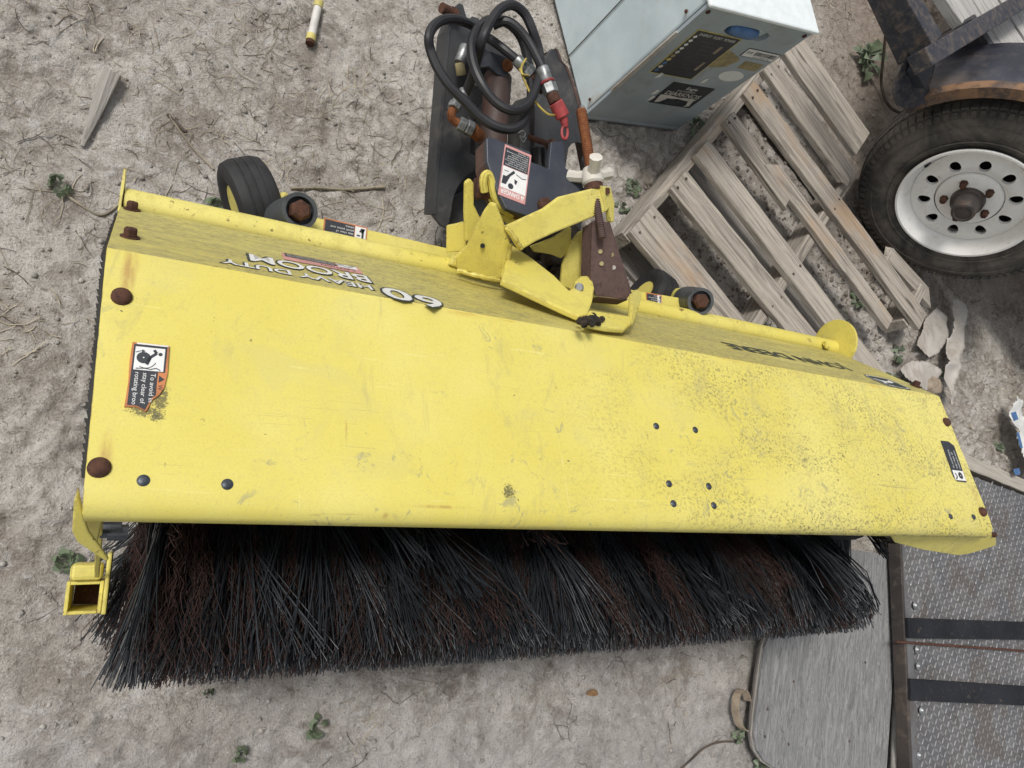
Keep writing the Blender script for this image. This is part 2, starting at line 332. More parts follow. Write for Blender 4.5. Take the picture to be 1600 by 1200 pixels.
M_BROWN = mat_rust('purple_brown_rusty_steel', (.095, .062, .058), (.125, .08, .072), (.07, .045, .042), 30)
M_BRBLK = mat_paint('rusty_black_steel', (.05, .035, .032), (.11, .055, .042), (.16, .12, .10), 16, (.5, .7), .4, .6)
M_RUB = mat_flat('black_rubber', (.020, .020, .021), .72, var=.25, sc=30, bump=.15)
M_HOSE = mat_flat('hose_rubber', (.015, .015, .018), .5, var=.2, sc=25)
M_ZINC = mat_flat('dull_zinc', (.33, .34, .34), .42, .7, .25, 90)
M_COLLAR = mat_paint('scuffed_grey_collar', (.055, .062, .068), (.085, .092, .098), (.03, .03, .03), 22, (.5, .7), .6, .5, metal=.3)
M_BOLT = mat_flat('dark_bolt_steel', (.075, .085, .10), .42, .5, .25, 90)
M_CAST = mat_paint('pale_cast_metal', (.50, .47, .41), (.62, .59, .53), (.30, .25, .19), 30, (.5, .7), .5, .55)
M_RED = mat_flat('red_plastic', (.38, .055, .055), .5, var=.2)
M_TWINE = mat_flat('yellow_twine', (.52, .40, .09), .8)
M_WHITE = mat_flat('white_label_print', (.74, .74, .72), .55, var=.06)
M_INK = mat_flat('black_label_print', (.030, .034, .042), .5, var=.15)
M_ORANGE = mat_flat('orange_label_print', (.55, .20, .07), .55, var=.15)
M_PINK = mat_flat('faded_red_label_print', (.60, .30, .28), .55, var=.12)
M_GREENBLK = mat_flat('green_black_letter_print', (.040, .055, .050), .5)
M_BRISTLE = mat_flat('charcoal_poly_bristle', (.030, .035, .042), .36, var=.3, sc=7, spec=.6, bump=0)
M_WIRE = mat_flat('rusty_wire_bristle', (.052, .024, .018), .7, .15, .35, 9, bump=0)
M_PALLET = mat_wood('weathered_pallet_wood', (.30, .262, .222), (.47, .42, .355), (.105, .088, .072), warm=(.43, .285, .165))
M_GREYW = mat_wood('grey_old_wood', (.27, .255, .235), (.36, .335, .305), (.13, .118, .105))
M_DECK = mat_wood('bleached_deck_wood', (.46, .455, .44), (.57, .56, .54), (.24, .235, .225), knots=False)
M_PLY = mat_ply()
M_SPLIT = mat_wood('split_grey_timber', (.40, .36, .31), (.47, .43, .37), (.26, .23, .19), knots=False)
M_TYRE = mat_paint('dusty_tyre_rubber', (.030, .029, .028), (.045, .043, .041), (.17, .148, .125), 6, (.36, .66), .8, .85)
M_RIM = mat_paint('white_rim_paint', (.86, .85, .81), (.90, .89, .86), (.50, .39, .26), 30, (.56, .76), .6, .3)
M_CAB = mat_paint('pale_blue_cabinet_paint', (.47, .56, .585), (.55, .635, .66), (.45, .395, .32), 5, (.54, .72), .6, .45)
M_CABF = mat_paint('shaded_cabinet_front', (.285, .335, .365), (.35, .40, .43), (.22, .19, .155), 8, (.52, .72), .5, .5)  # front turned from the light: its shade is put into a darker colour
M_CABT = mat_flat('lit_cabinet_top', (.74, .79, .79), .4, var=.05)  # lid colour lightened to carry the light from above
M_BLUE = mat_flat('blue_plastic', (.075, .17, .36), .3, var=.15)
M_STEEL = mat_paint('worn_tread_steel', (.12, .122, .128), (.185, .185, .19), (.105, .092, .084), 7, (.44, .64), .8, .5, metal=.3)
M_LUG = mat_paint('polished_tread_lugs', (.20, .197, .20), (.28, .275, .275), (.12, .095, .08), 7, (.46, .66), .7, .5, metal=.25)
M_LEAF = mat_flat('weed_leaf', (.15, .19, .115), .55, var=.25, sc=20)
M_DRYLEAF = mat_flat('dry_leaf', (.30, .17, .07), .7, var=.25)
M_STRAW = mat_flat('dry_straw', (.40, .345, .255), .85, var=.3, sc=5)
M_PEB = mat_flat('pebble_stone', (.40, .375, .345), .9, var=.3, sc=12)
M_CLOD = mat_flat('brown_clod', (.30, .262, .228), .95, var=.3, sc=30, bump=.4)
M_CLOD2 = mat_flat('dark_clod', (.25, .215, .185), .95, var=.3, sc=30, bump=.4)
M_DARKW = mat_flat('dark_twig', (.12, .095, .075), .9, var=.3, sc=20)
M_BAG = mat_paint('white_plastic_bag', (.60, .60, .57), (.68, .68, .66), (.42, .38, .32), 18, (.5, .7), .5, .35)
M_SHEET = mat_paint('dirty_plastic_sheet', (.42, .39, .35), (.50, .47, .43), (.26, .21, .165), 10, (.45, .65), .6, .6)
M_TAN = mat_flat('tan_plastic', (.36, .29, .215), .6, var=.2)
M_VOID = mat_flat('dark_interior', (.012, .012, .012), .9)
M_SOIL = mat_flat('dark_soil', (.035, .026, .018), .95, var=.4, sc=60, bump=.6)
M_STAIN = mat_flat('yellow_stain', (.34, .28, .14), .6, var=.2)
M_TUBEW = mat_flat('white_marker', (.62, .60, .56), .5, var=.1)
M_TUBEY = mat_flat('yellow_marker_end', (.58, .50, .16), .5, var=.15)

# ------------------------------------------------------------------ ground
def ground_h(x, y):
    h = .020*(vnoise(x*1.3+9, y*1.3+3, 1)-.5)+.012*(vnoise(x*4.1, y*4.1, 2)-.5)+.007*(vnoise(x*11+4, y*11, 3)-.5)
    rg = 1-np.abs(vnoise(x*17, y*17+8, 4)*2-1); a = np.clip((vnoise(x*2.2+3, y*2.2, 6)-.36)*3.2, 0, 1)
    b = np.clip((y+.22)*4, .35, 1)
    h = h+b*(.25+a)*(.011*(rg-.5)+.012*(vnoise(x*31, y*31, 5)-.5)+.013*(vnoise(x*72, y*72, 7)-.5))
    return h+.0035*(vnoise(x*60+3, y*60, 8)-.5)-.004
def axis(lo, hi, d, far):
    a = np.arange(lo, hi, d); g = np.cumsum(d*1.35**np.arange(1, 60)); g = g[g < far]
    return np.concatenate([lo-g[::-1], a, a[-1]+g])
gx, gy = axis(-.75, 3.95, .0064, 90), axis(-.95, 2.75, .0064, 90)
X, Y = np.meshgrid(gx, gy, indexing='ij'); Z = ground_h(X, Y)
out = np.maximum(np.maximum(-.9-X, X-4.1), np.maximum(-1.1-Y, Y-2.9)); Z = np.where(out > 0, Z*np.clip(1-out, 0, 1), Z)
nx, ny = X.shape; I = np.arange(nx*ny).reshape(nx, ny)
Fq = np.stack([I[:-1, :-1], I[1:, :-1], I[1:, 1:], I[:-1, 1:]], -1).reshape(-1, 4)
go = link('ground', fast_mesh('ground', np.stack([X, Y, Z], -1).reshape(-1, 3), Fq, M_GROUND)); go['kind'] = 'structure'
def gz(x, y): return float(ground_h(np.array([x]), np.array([y]))[0])
def G(px, py, dz=0.):
    p = P(px, py, 0.); p[2] = gz(p[0], p[1])+dz; return p

# ------------------------------------------------------------------ text and labels
def text_mesh(s, bold=0.):
    cu = bpy.data.curves.new('t', 'FONT'); cu.body = s; cu.size = 1; cu.offset = bold; cu.resolution_u = 3
    o = bpy.data.objects.new('t', cu); COL.objects.link(o); me = bpy.data.meshes.new_from_object(o)
    v = np.array([p.co[:2] for p in me.vertices]) if len(me.vertices) else np.zeros((1, 2)); f = [tuple(p.vertices) for p in me.polygons]
    bpy.data.objects.remove(o); bpy.data.curves.remove(cu); bpy.data.meshes.remove(me); return v, f
class Label:                         # a thin printed label on a plane: s along the reading direction, t towards the top of the letters
    def __init__(s, name, parent, O, u, v, base, w, h, shape=None, lift=.0010, thick=.0006):
        s.O = np.array(O, float); s.u = _n(u); v = np.array(v, float); s.v = _n(v-s.u*np.dot(v, s.u)); s.n = np.cross(s.u, s.v)
        s.w, s.h = w, h; s.lift = lift; sh = shape or [(0, 0), (w, 0), (w, h), (0, h)]
        b = MB(); b.prism([s.at(x, y, lift-thick) for x, y in sh], s.n*thick); s.o = b.obj(name, base, parent); s.k = 1; s.parts = {}
    def at(s, x, y, z=0.): return s.O+s.u*x+s.v*y+s.n*z
    def add(s, pname, mat, v, f):
        key = (pname, mat.name); s.parts.setdefault(key, (MB(), mat))[0].add(v, f)
    def poly(s, pname, mat, pts, lvl=1): s.add(pname, mat, [s.at(x, y, s.lift+.0003*lvl) for x, y in pts], [tuple(range(len(pts)))])
    def rect(s, pname, mat, x0, y0, x1, y1, lvl=1): s.poly(pname, mat, [(x0, y0), (x1, y0), (x1, y1), (x0, y1)], lvl)
    def disc(s, pname, mat, x, y, r, lvl=1, ry=None, n=20): s.poly(pname, mat, [(x+r*math.cos(2*math.pi*k/n), y+(ry or r)*math.sin(2*math.pi*k/n)) for k in range(n)], lvl)
    def line(s, pname, mat, pts, wd, lvl=1):
        for (x0, y0), (x1, y1) in zip(pts, pts[1:]):
            d = math.hypot(x1-x0, y1-y0) or 1; a, b = -(y1-y0)/d*wd/2, (x1-x0)/d*wd/2
            s.poly(pname, mat, [(x0+a, y0+b), (x0-a, y0-b), (x1-a, y1-b), (x1+a, y1+b)], lvl)
    def text(s, mat, st, x, y, h, w=None, lvl=1, bold=0., name='lettering'):
        v, f = text_mesh(st, bold); lo = v.min(0); hi = v.max(0); k = h/.73; kx = k if w is None else w/max(hi[0]-lo[0], 1e-6)
        s.add(name, mat, [s.at(x+(p[0]-lo[0])*kx, y+p[1]*k, s.lift+.0003*lvl) for p in v], f)
    def done(s):
        for (nm, _), (b, m) in s.parts.items(): link(nm, mesh(nm, b.v, b.f, m), s.o)
        return s.o

# ------------------------------------------------------------------ THE BROOM
broom = thing('broom_attachment', 'large yellow rotary broom attachment with weathered hood, dark bristles and a black hitch', 'broom', (.78, .2, 0))
def xl(y): return -.050-.06*y
def xr(y): return 1.630-.06*y
# hood, front sheet with the rolled lip and rear sheet
prof_f = [(.030, .566), (.010, .570), (-.006, .582), (-.010, .597), (-.003, .609), (.010, .6145), (.03, .6112)]+[(.03+.27*t, .6112-.0695*t) for t in (.2, .4, .6, .8, .95)]+[(.305, .5405), (.3115, .537)]
prof_r = [(.3115, .537), (.316, .530)]+[(.316+.147*t, .530-.234*t) for t in (.25, .5, .75, 1)]
def sheet(name, prof, mat, nxs=70, th=.004, dent=.0006):
    ring = []; m = len(prof)
    nr = []
    for i in range(m):
        a = np.array(prof[max(i-1, 0)]); b = np.array(prof[min(i+1, m-1)]); t = _n(b-a); nr.append(np.array([-t[1], t[0]]))
    V = []; 
    for side in (0, 1):
        for j in range(nxs+1):
            for i, (y, z) in enumerate(prof):
                q = np.array([y, z])-nr[i]*th*side*(1 if nr[i][1] > 0 or i < 5 else 1)
                x = xl(y)+(xr(y)-xl(y))*j/nxs
                # rounded front corners
                e = min(j, nxs-j)
                dz = dent*(math.sin(x*7.3+y*9)+.6*math.sin(x*17+1.3))*(.3 < i/m < .95)
                V.append((x, q[0], q[1]+dz))
    K = (nxs+1)*m; fs = []
    for j in range(nxs):
        for i in range(m-1):
            a = j*m+i; fs += [(a, a+m, a+m+1, a+1), (K+a, K+a+1, K+a+m+1, K+a+m)]
    for i in range(m-1):
        fs += [(i, i+1, K+i+1, K+i), (nxs*m+i, K+nxs*m+i, K+nxs*m+i+1, nxs*m+i+1)]
    for j in range(nxs):
        for i in (0, m-1): a = j*m+i; fs.append((a, a+m, K+a+m, K+a) if i else (a, K+a, K+a+m, a+m))
    me = mesh(name, V, fs, mat, True); bm = bmesh.new(); bm.from_mesh(me); bmesh.ops.recalc_face_normals(bm, faces=bm.faces)
    for e in bm.edges: e.smooth = not (len(e.link_faces) == 2 and e.calc_face_angle(0) > 1.0)
    bm.to_mesh(me); bm.free(); return link(name, me, broom)
hood = sheet('hood', prof_f, M_HOOD); hood['label'] = 'broad front sheet of the hood, speckled with dark mould towards one end'
rear = sheet('rear_sheet', prof_r, M_REAR); rear['label'] = 'steep dusty rear sheet of the hood with printed letters'
# folded side flanges of the hood and the end plates below
for sx, xf in ((-1, xl), (1, xr)):
    b = MB(); prof = [p for p in prof_f[4:]+prof_r]
    for (y0, z0), (y1, z1) in zip(prof, prof[1:]):
        b.prism([(xf(y0)+sx*.001, y0, z0-.0045), (xf(y1)+sx*.001, y1, z1-.0045), (xf(y1)+sx*.001, y1, z1-.035), (xf(y0)+sx*.001, y0, z0-.035)], (-sx*.004, 0, 0))
    b.obj('side_flange', M_YEL, broom)
    b = MB(); xx = (xf(.2)+.020 if sx < 0 else xf(.2)-.020)
    b.prism([(xx, .03, .560), (xx, .305, .505), (xx, .45, .27), (xx, .40, .20), (xx, .16, .20), (xx, .02, .36), (xx, .0, .50)], (sx*.006, 0, 0)); b.obj('end_plate', M_YEL, broom)
# serrated rubber strip along the near end
b = MB(); prof = [(.035, .606), (.17, .572), (.306, .535), (.46, .290)]
pts = []
for (y0, z0), (y1, z1) in zip(prof, prof[1:]):
    k = int(math.hypot(y1-y0, z1-z0)/.0048)
    for i in range(k): t = i/k; pts.append((y0+(y1-y0)*t, z0+(z1-z0)*t-.012))
for i in range(len(pts)-1):
    o_ = .0050+.0012*(i % 2)+.0022*random.random(); (y0, z0), (y1, z1) = pts[i], pts[i+1]
    b.prism([(xl(y0)+.004, y0, z0), (xl(y0)-o_*.8, y0, z0), (xl(y1)-o_, y1, z1), (xl(y1)+.004, y1, z1)], (0, 0, -.010))
b.obj('rubber_edge_strip', M_RUB, broom)
# frame tube along the rear edge, with the round end cap and folded plate
TY, TZ, TR = .481, .270, .0235
xe = PL(1288, 548, (0, TY, TZ), (0, 1, 0))[0]
b = MB(); b.lathe((xl(.48)+.004, TY, TZ), (1, 0, 0), [(0, TR), (xe-xl(.48), TR)], 24); ft = b.obj('frame_tube', M_YEL, broom, True)
b = MB(); b.lathe((xe-.004, TY+.012, TZ+.010), (1, 0, 0), [(0, .066), (.008, .066)], 28); b.obj('tube_end_cap', M_YEL, broom, True, .001)
b = MB(); b.prism([(xe+.004, TY-.035, TZ+.015), (xe+.004, TY+.062, TZ+.045), (xe+.024, TY+.045, TZ+.04), (xe+.036, TY+.0, TZ+.022), (xe+.034, TY-.035, TZ+.01)], (0, 0, -.006)); b.obj('end_bracket', M_YEL, broom, bevel=.0015)
b = MB(); b.prism([(xl(.48)+.002, .455, .296), (xl(.48)+.002, .525, .300), (xl(.48)+.002, .50, .250), (xl(.48)+.002, .455, .235)], (-.004, 0, 0)); b.obj('gusset', M_YEL, broom)
# bolts and rivets
def hex_bolt(p, n, r, h, mat, name='bolt', washer=True):
    b = MB(); n = _n(n)
    if washer: b.lathe(p, n, [(0, r*1.42), (.0022, r*1.42)], 16)
    b.lathe(np.array(p)+n*(.0022 if washer else 0), n, [(0, r), (h*.8, r), (h, r*.82)], 6); return b.obj(name, mat, broom, bevel=.0006)
def dome_bolt(p, n, r, h, mat, name='bolt'):
    b = MB(); b.lathe(p, n, [(0, r), (h*.45, r*.95), (h*.8, r*.72), (h, r*.35)], 18); return b.obj(name, mat, broom, True)
for q in ((206, 328), (203, 371)): hex_bolt(rearf(*q), RR_N, .0085, .011, M_RUST)
for q in ((190, 464), (155, 731)): dome_bolt(front(*q), FR_N, .0115, .008, M_RUST)
for q in ((1478, 660), (1534, 800)): dome_bolt(front(*q), FR_N, .0105, .009, M_RUST)
hex_bolt(rearf(1430, 604), RR_N, .0085, .012, M_RUST)
for q in ((224, 751), (355, 757), (1025, 666), (1086, 672), (1045, 756), (1107, 760), (1052, 787), (1115, 790), (1485, 807), (1521, 808)):
    r_ = .0068 if q[0] < 400 else .0060
    dome_bolt(front(*q), FR_N, r_, .003, M_BOLT, 'rivet')
# near end: deflector horn, bracket post, socket tube
plate('deflector', [(123, 762, .600), (116, 785, .585), (113, 832, .560), (121, 848, .550), (166, 879, .515), (171, 874, .515), (140, 832, .565), (131, 806, .590)], .005, M_YEL, broom, .002)
plate('bracket_post', [(150, 812, .52), (161, 812, .52), (158, 870, .38), (155, 903, .30), (147, 903, .30), (148, 870, .38)], .006, M_YEL, broom)
plate('deflector_web', [(128, 815, .55), (160, 815, .55), (152, 850, .46), (130, 838, .50)], .004, M_YEL, broom)
b = MB(); zt = .27; c0 = P(131, 934, zt); w = .046
ux = _n((1, .02, 0)); uy = np.array([-ux[1], ux[0], 0])
for s_, a_, t_ in ((1, ux, uy), (-1, ux, uy), (1, uy, ux), (-1, uy, ux)):
    L_ = w if a_ is ux else w-.010
    b.box(c0+a_*s_*(w/2-.0025)-np.array([0, 0, .045]), .005, L_, .09, [a_, t_, (0, 0, 1)])
b.obj('socket_tube', M_YEL, broom, bevel=.001)
b = MB(); b.box(c0-np.array([0, 0, .080]), w-.012, w-.012, .008); b.obj('socket_floor', M_RUST, broom)
b = MB(); b.box(c0+uy*.036+np.array([0, 0, -.012]), .040, .024, .05, [ux, uy, (0, 0, 1)]); b.obj('socket_clamp', M_YEL, broom, bevel=.006)
b = MB(); b.box(c0+ux*.027+uy*.02+np.array([0, 0, -.01]), .006, .085, .06, [ux, uy, (0, 0, 1)]); b.obj('socket_strap', M_YEL, broom, bevel=.002)
for px_, py_ in ((172, 828), (183, 832)):
    b = MB(); p = P(px_, py_, .46); b.lathe(p, (1, 0, 0), [(-.01, .010), (.012, .010)], 6); b.obj('bolt', M_BOLT, broom)
# far end deflector, folded below the lip
plate('deflector', [(1385, 828, .575), (1545, 832, .590), (1556, 840, .585), (1557, 852, .575), (1540, 858, .555), (1512, 866, .530), (1496, 868, .522), (1440, 859, .53), (1398, 848, .54)], .005, M_YEL, broom, .002)
b = MB(); p = P(1551, 836, .590); b.lathe(p, (0, .2, 1), [(0, .006), (.008, .005)], 8); b.obj('bolt', M_RUST, broom)

# --- the brush: a core and two kinds of bristles
AX_Y, AX_Z, BR = .060, .296, .295; BX0, BX1 = .018, 1.590
b = MB(); b.lathe((BX0, AX_Y, AX_Z), (1, 0, 0), [(0, .085), (BX1-BX0, .085)], 24); b.obj('brush_core', M_VOID, broom, True)
def bristles(name, n, segs, rad, mat, wire):
    tufts = n//(22 if wire else 16)
    per = .128
    tx = rng.uniform(BX0, BX1, tufts)
    if wire: tx = BX0+.062+per*rng.integers(0, 12, tufts)+rng.normal(0, .032, tufts); tx = np.clip(tx, BX0, BX1)
    else:
        ph = (tx-BX0-.062+per/2) % per-per/2; tx = np.where((np.abs(ph) < .020) & (rng.random(tufts) < .75), tx+np.sign(ph)*.035, tx)
    th = np.radians(np.where(rng.random(tufts) < .88, rng.uniform(-62, 40, tufts), rng.uniform(-180, 180, tufts)))   # 0 = straight forward, + up
    if not wire: kk = rng.random(tufts) < .06; tx = np.where(kk, BX1-rng.uniform(0, .12, tufts), tx)
    th = np.where((BX1-tx < .16) & (th > .0) & (th < 1.), -.6*th, th)
    lx = rng.normal(0, .10 if wire else .22, tufts); lt = rng.normal(0, .10 if wire else .16, tufts)
    edge = np.clip((.10-(tx-BX0))/.10, 0, 1); lx = lx*(1-.6*edge)-edge*np.where(th < -.3, .22, .08)
    edge2 = np.clip((.12-(BX1-tx))/.12, 0, 1); lx = lx*(1-.7*edge2)+edge2*.06
    k = rng.integers(0, tufts, n)
    x0 = tx[k]+rng.normal(0, .007 if wire else .005, n); t0 = th[k]+rng.normal(0, .035, n)
    sx = lx[k]+rng.normal(0, .06 if wire else .10, n); st = lt[k]+rng.normal(0, .06, n)
    low_ = np.clip((-.25-t0)/.6, 0, 1); sx = np.maximum(sx, -.05-.36*low_-np.maximum(x0-BX0, 0)/.225); sx = np.minimum(sx, .02+.30*low_+np.maximum(BX1-x0, 0)/.225)
    ln = (BR-.07)*(1.03-rng.gamma(1.5, .045, n).clip(0, .35)); bend = rng.normal(0, .16, n)
    s = np.linspace(0, 1, segs+1)[None, :]
    r = .07+ln[:, None]*s
    x = x0[:, None]+sx[:, None]*ln[:, None]*s+(bend*.4)[:, None]*ln[:, None]*s**2
    t = t0[:, None]+st[:, None]*s*.75-.10*s**2*np.cos(t0)[:, None]
    if wire:
        fr = rng.uniform(5, 8, n)[:, None]; p1 = rng.uniform(0, 6.3, n)[:, None]; p2 = rng.uniform(0, 6.3, n)[:, None]
        x = x+.0045*np.sin(2*np.pi*fr*s+p1)+.003*np.sin(2*np.pi*1.7*s+p2); t = t+.012*np.sin(2*np.pi*fr*s*1.1+p2)
    y = AX_Y-np.cos(t)*r; z = AX_Z+np.sin(t)*r
    zmin = .004+.018*rng.random(n)[:, None]; low = np.maximum(zmin-z, 0); z = np.maximum(z, zmin); y = y-low*.35
    # keep clear of the hood sheets
    zc = np.where(y < .306, np.interp(y, [-.3, -.012, .012, .306], [.60, .555, .585, .515]), .515-(y-.306)*1.6)
    z = np.minimum(z, np.where(y < -.02, .60, zc-.006))
    x = np.where(z > .44, np.minimum(x, 1.43-.9*(z-.44)+.02*rng.random((n, 1))), x)
    Pt = np.stack([x, y, z], -1)                                # n, segs+1, 3
    T = np.gradient(Pt, axis=1); T /= np.linalg.norm(T, axis=-1, keepdims=True)+1e-9
    A = np.cross(T, np.array([1., .13, .07])); A /= np.linalg.norm(A, axis=-1, keepdims=True)+1e-9; B = np.cross(T, A)
    ang = rng.uniform(0, 6.3, n)[:, None]; rr = (rad*rng.uniform(.75, 1.2, n))[:, None, None]
    V = np.stack([Pt+rr*(np.cos(ang+2*np.pi*q/3)[..., None]*A+np.sin(ang+2*np.pi*q/3)[..., None]*B*.8) for q in range(3)], 2)   # n, segs+1, 3, 3
    base = np.arange(n)[:, None, None]*(segs+1)*3+np.arange(segs)[None, :, None]*3
    q = np.arange(3)[None, None, :]; q1 = (q+1) % 3
    Fc = np.stack([base+q, base+q1, base+q1+3, base+q+3], -1).reshape(-1, 4)
    o = link(name, fast_mesh(name, V.reshape(-1, 3), Fc, mat, True), broom); o['kind'] = 'stuff'; return o
bo = bristles('poly_bristles', 17000, 4, .00150, M_BRISTLE, False); bo['label'] = 'stiff dark grey plastic bristles in fanned tufts'
bo = bristles('wire_bristles', 9000, 12, .0008, M_WIRE, True); bo['label'] = 'thin crimped rusty wire bristles in bands'

# --- casters
def caster(base, top, side, tag_near):
    base, top = np.array(base), np.array(top); ax = _n(top-base)
    b = MB(); b.lathe(base-ax*.02, ax, [(0, .029), (.055, .029)], 22); b.obj('caster_sleeve', M_YEL, broom, True)
    b = MB(); L0 = np.linalg.norm(top-base)
    b.lathe(base+ax*.035, ax, [(0, .033), (.012, .034), (.030, .034), (L0-.035, .032), (L0-.035, .025), (L0-.050, .0245)], 24, (True, True)); b.obj('caster_collar', M_COLLAR, broom, True)
    b = MB(); b.lathe(base+ax*(L0-.016), ax, [(0, .019), (.022, .019), (.028, .014)], 6); b.obj('caster_pin', M_RUST, broom, bevel=.001)
def caster_wheel(c, axle, r=.093, w=.080):
    axle = _n(axle); root = None
    b = MB(); h = w/2
    b.lathe(c, axle, [(-h*.75, r*.52), (-h*.98, r*.66), (-h, r*.84), (-h*.85, r*.95), (-h*.5, r)]+[q for g in (-.38, 0, .38) for q in ((h*(g-.05), r), (h*(g-.03), r*.982), (h*(g+.03), r*.982), (h*(g+.05), r))]+[(h*.5, r), (h*.85, r*.95), (h, r*.84), (h*.98, r*.66), (h*.75, r*.52)], 40, (True, True))
    ty = b.obj('caster_tyre', M_RUB, broom, True)
    for k in (-.5, 0, .5):
        b = MB(); u = _n(np.cross(axle, (0, 0, 1))); v = np.cross(axle, u)
    b = MB(); b.lathe(c, axle, [(-h*.80, r*.30), (-h*.80, r*.50), (h*.80, r*.50), (h*.80, r*.30)], 24); b.obj('rim', M_YEL, ty, True)
caster(P(432, 347, .15), P(469, 329, .285), 1, True)
ca = _n((.88, .42, .05)); cw = P(394, 322, .10); caster_wheel(cw, ca)
b = MB(); b.tube([cw+ca*.055+np.array([0, 0, -.02]), cw+ca*.055+np.array([0, -.02, .06]), P(425, 352, .14)], .012, 8); b.obj('caster_fork', M_YEL, broom, True)
caster(P(1064, 468, .18), P(1095, 471, .30), -1, False)
caster_wheel(P(1014, 470, .09), (.9, -.4, 0), .085, .07)
# support arms behind the tube, with warning labels
def bar(name, a, c, w, h, mat, parent=broom, bevel=.004):
    a, c = np.array(a), np.array(c); d = _n(c-a); s = _n(np.cross((0, 0, 1), d)); u = np.cross(d, s)
    b = MB(); b.box((a+c)/2-u*h/2, np.linalg.norm(c-a), w, h, [d, s, u]); return b.obj(name, mat, parent, bevel=bevel), d, s, u
ARM_Z = .205
_, d1, s1, u1 = bar('caster_arm', P(452, 352, ARM_Z), P(722, 413, ARM_Z), .058, .05, M_YEL)
_, d2, s2, u2 = bar('caster_arm', P(968, 463, .235), P(1074, 480, .235), .044, .05, M_YEL)
def small_warning(O, u, v, w, h):
    L = Label('warning_label', broom, O, u, v, M_ORANGE, w, h)
    e = .0025
    L.rect('black_panel', M_INK, w*.30, e, w-e, h*.74); L.rect('white_panel', M_WHITE, e, e, w*.285, h-e)
    for i, t in enumerate(('To avoid injury,', 'stay clear of', 'pinch point and', 'slots.')):
        L.text(M_WHITE, t, w*.32, h*(.60-.155*i), h*.095, w*(.50, .40, .52, .2)[i], 2)
    L.text(M_INK, 'WARNING', w*.40, h*.79, h*.15, w*.52, 1); L.poly('pictogram', M_INK, [(w*.31, h*.79), (w*.38, h*.79), (w*.345, h*.94)])
    L.rect('pictogram', M_INK, w*.08, h*.15, w*.13, h*.62, 2); L.poly('pictogram', M_INK, [(w*.05, h*.12), (w*.15, h*.12), (w*.19, h*.30), (w*.10, h*.34)], 2); L.rect('pictogram', M_INK, w*.10, h*.68, w*.22, h*.82, 2)
    L.rect('pictogram', M_INK, w*.16, h*.45, w*.24, h*.52, 2)
    L.done()
pA = P(573, 371, ARM_Z); wA = np.linalg.norm(P(505, 352, ARM_Z)-P(573, 367, ARM_Z)); small_warning(pA+s1*.020, -d1, -s1, wA, .043)
pA = P(1034, 471, .235); small_warning(pA+s2*.016, -d2, -s2, .048, .034)
# --- hood labels
def warn_near():
    O = front(195, 637); tl = front(207, 536); tr = front(264, 545); W_ = np.linalg.norm(tl-O); H_ = np.linalg.norm(tr-tl)
    u = O-tl; v = tr-tl; w, h = W_, H_
    # origin at the reading-lower-left corner: the top-left corner in the photo
    L = Label('warning_label', broom, tl, u, v, M_ORANGE, w, h, [(0, 0), (w*.3, -.0008), (w*.62, .0004), (w, -.0006), (w*.985, h*.3), (w*1.05, h*.55), (w*.99, h*.60), (w*.88, h*.66), (w*.78, h*.86), (w*.66, h*.97), (w*.45, h*1.02), (0, h)], lift=.0030, thick=.0026)
    L.o['label'] = 'torn warning label with a worker and rotating brush pictogram'
    L.poly('black_panel', M_INK, [(w*.03, h*.05), (w*.97, h*.05), (w*.975, h*.30), (w*1.03, h*.52), (w*.97, h*.56), (w*.84, h*.66), (w*.80, h*.76), (w*.44, h*.76), (w*.44, h*.95), (w*.03, h*.95)])
    L.rect('white_panel', M_WHITE, w*.065, h*.10, w*.43, h*.90, 2)
    L.rect('white_panel', M_WHITE, w*.005, h*.12, w*.028, h*.98, 2)
    L.disc('pictogram', M_INK, w*.235, h*.34, h*.19, 3); L.disc('pictogram', M_WHITE, w*.235, h*.34, h*.022, 4)
    arc = [(w*.235+h*.34*math.cos(a), h*.40+h*.30*math.sin(a)) for a in np.radians(np.arange(-30, 70, 12))]
    L.line('pictogram', M_INK, arc, h*.022, 3)
    L.line('pictogram', M_INK, [(w*.34, h*.44), (w*.22, h*.52), (w*.15, h*.68), (w*.10, h*.60)], h*.085, 3); L.disc('pictogram', M_INK, w*.16, h*.78, h*.058, 3)
    L.line('pictogram', M_INK, [(w*.16, h*.12), (w*.135, h*.22), (w*.13, h*.30)], h*.025, 3); L.poly('pictogram', M_INK, [(w*.105, h*.28), (w*.155, h*.28), (w*.13, h*.38)], 3)
    L.line('pictogram', M_INK, [(w*.41, h*.16), (w*.40, h*.40), (w*.41, h*.56), (w*.385, h*.7), (w*.415, h*.82)], h*.03, 3)
    L.poly('pictogram', M_INK, [(w*.49, h*.80), (w*.60, h*.80), (w*.545, h*.96)], 1); L.text(M_INK, 'W', w*.63, h*.80, h*.13, None, 1)
    L.text(M_WHITE, 'To avoid in', w*.47, h*.58, h*.135, w*.44, 2); L.text(M_WHITE, 'stay clear of', w*.47, h*.37, h*.135, w*.47, 2); L.text(M_WHITE, 'rotating broo', w*.47, h*.16, h*.135, w*.49, 2)
    L.done()
warn_near()
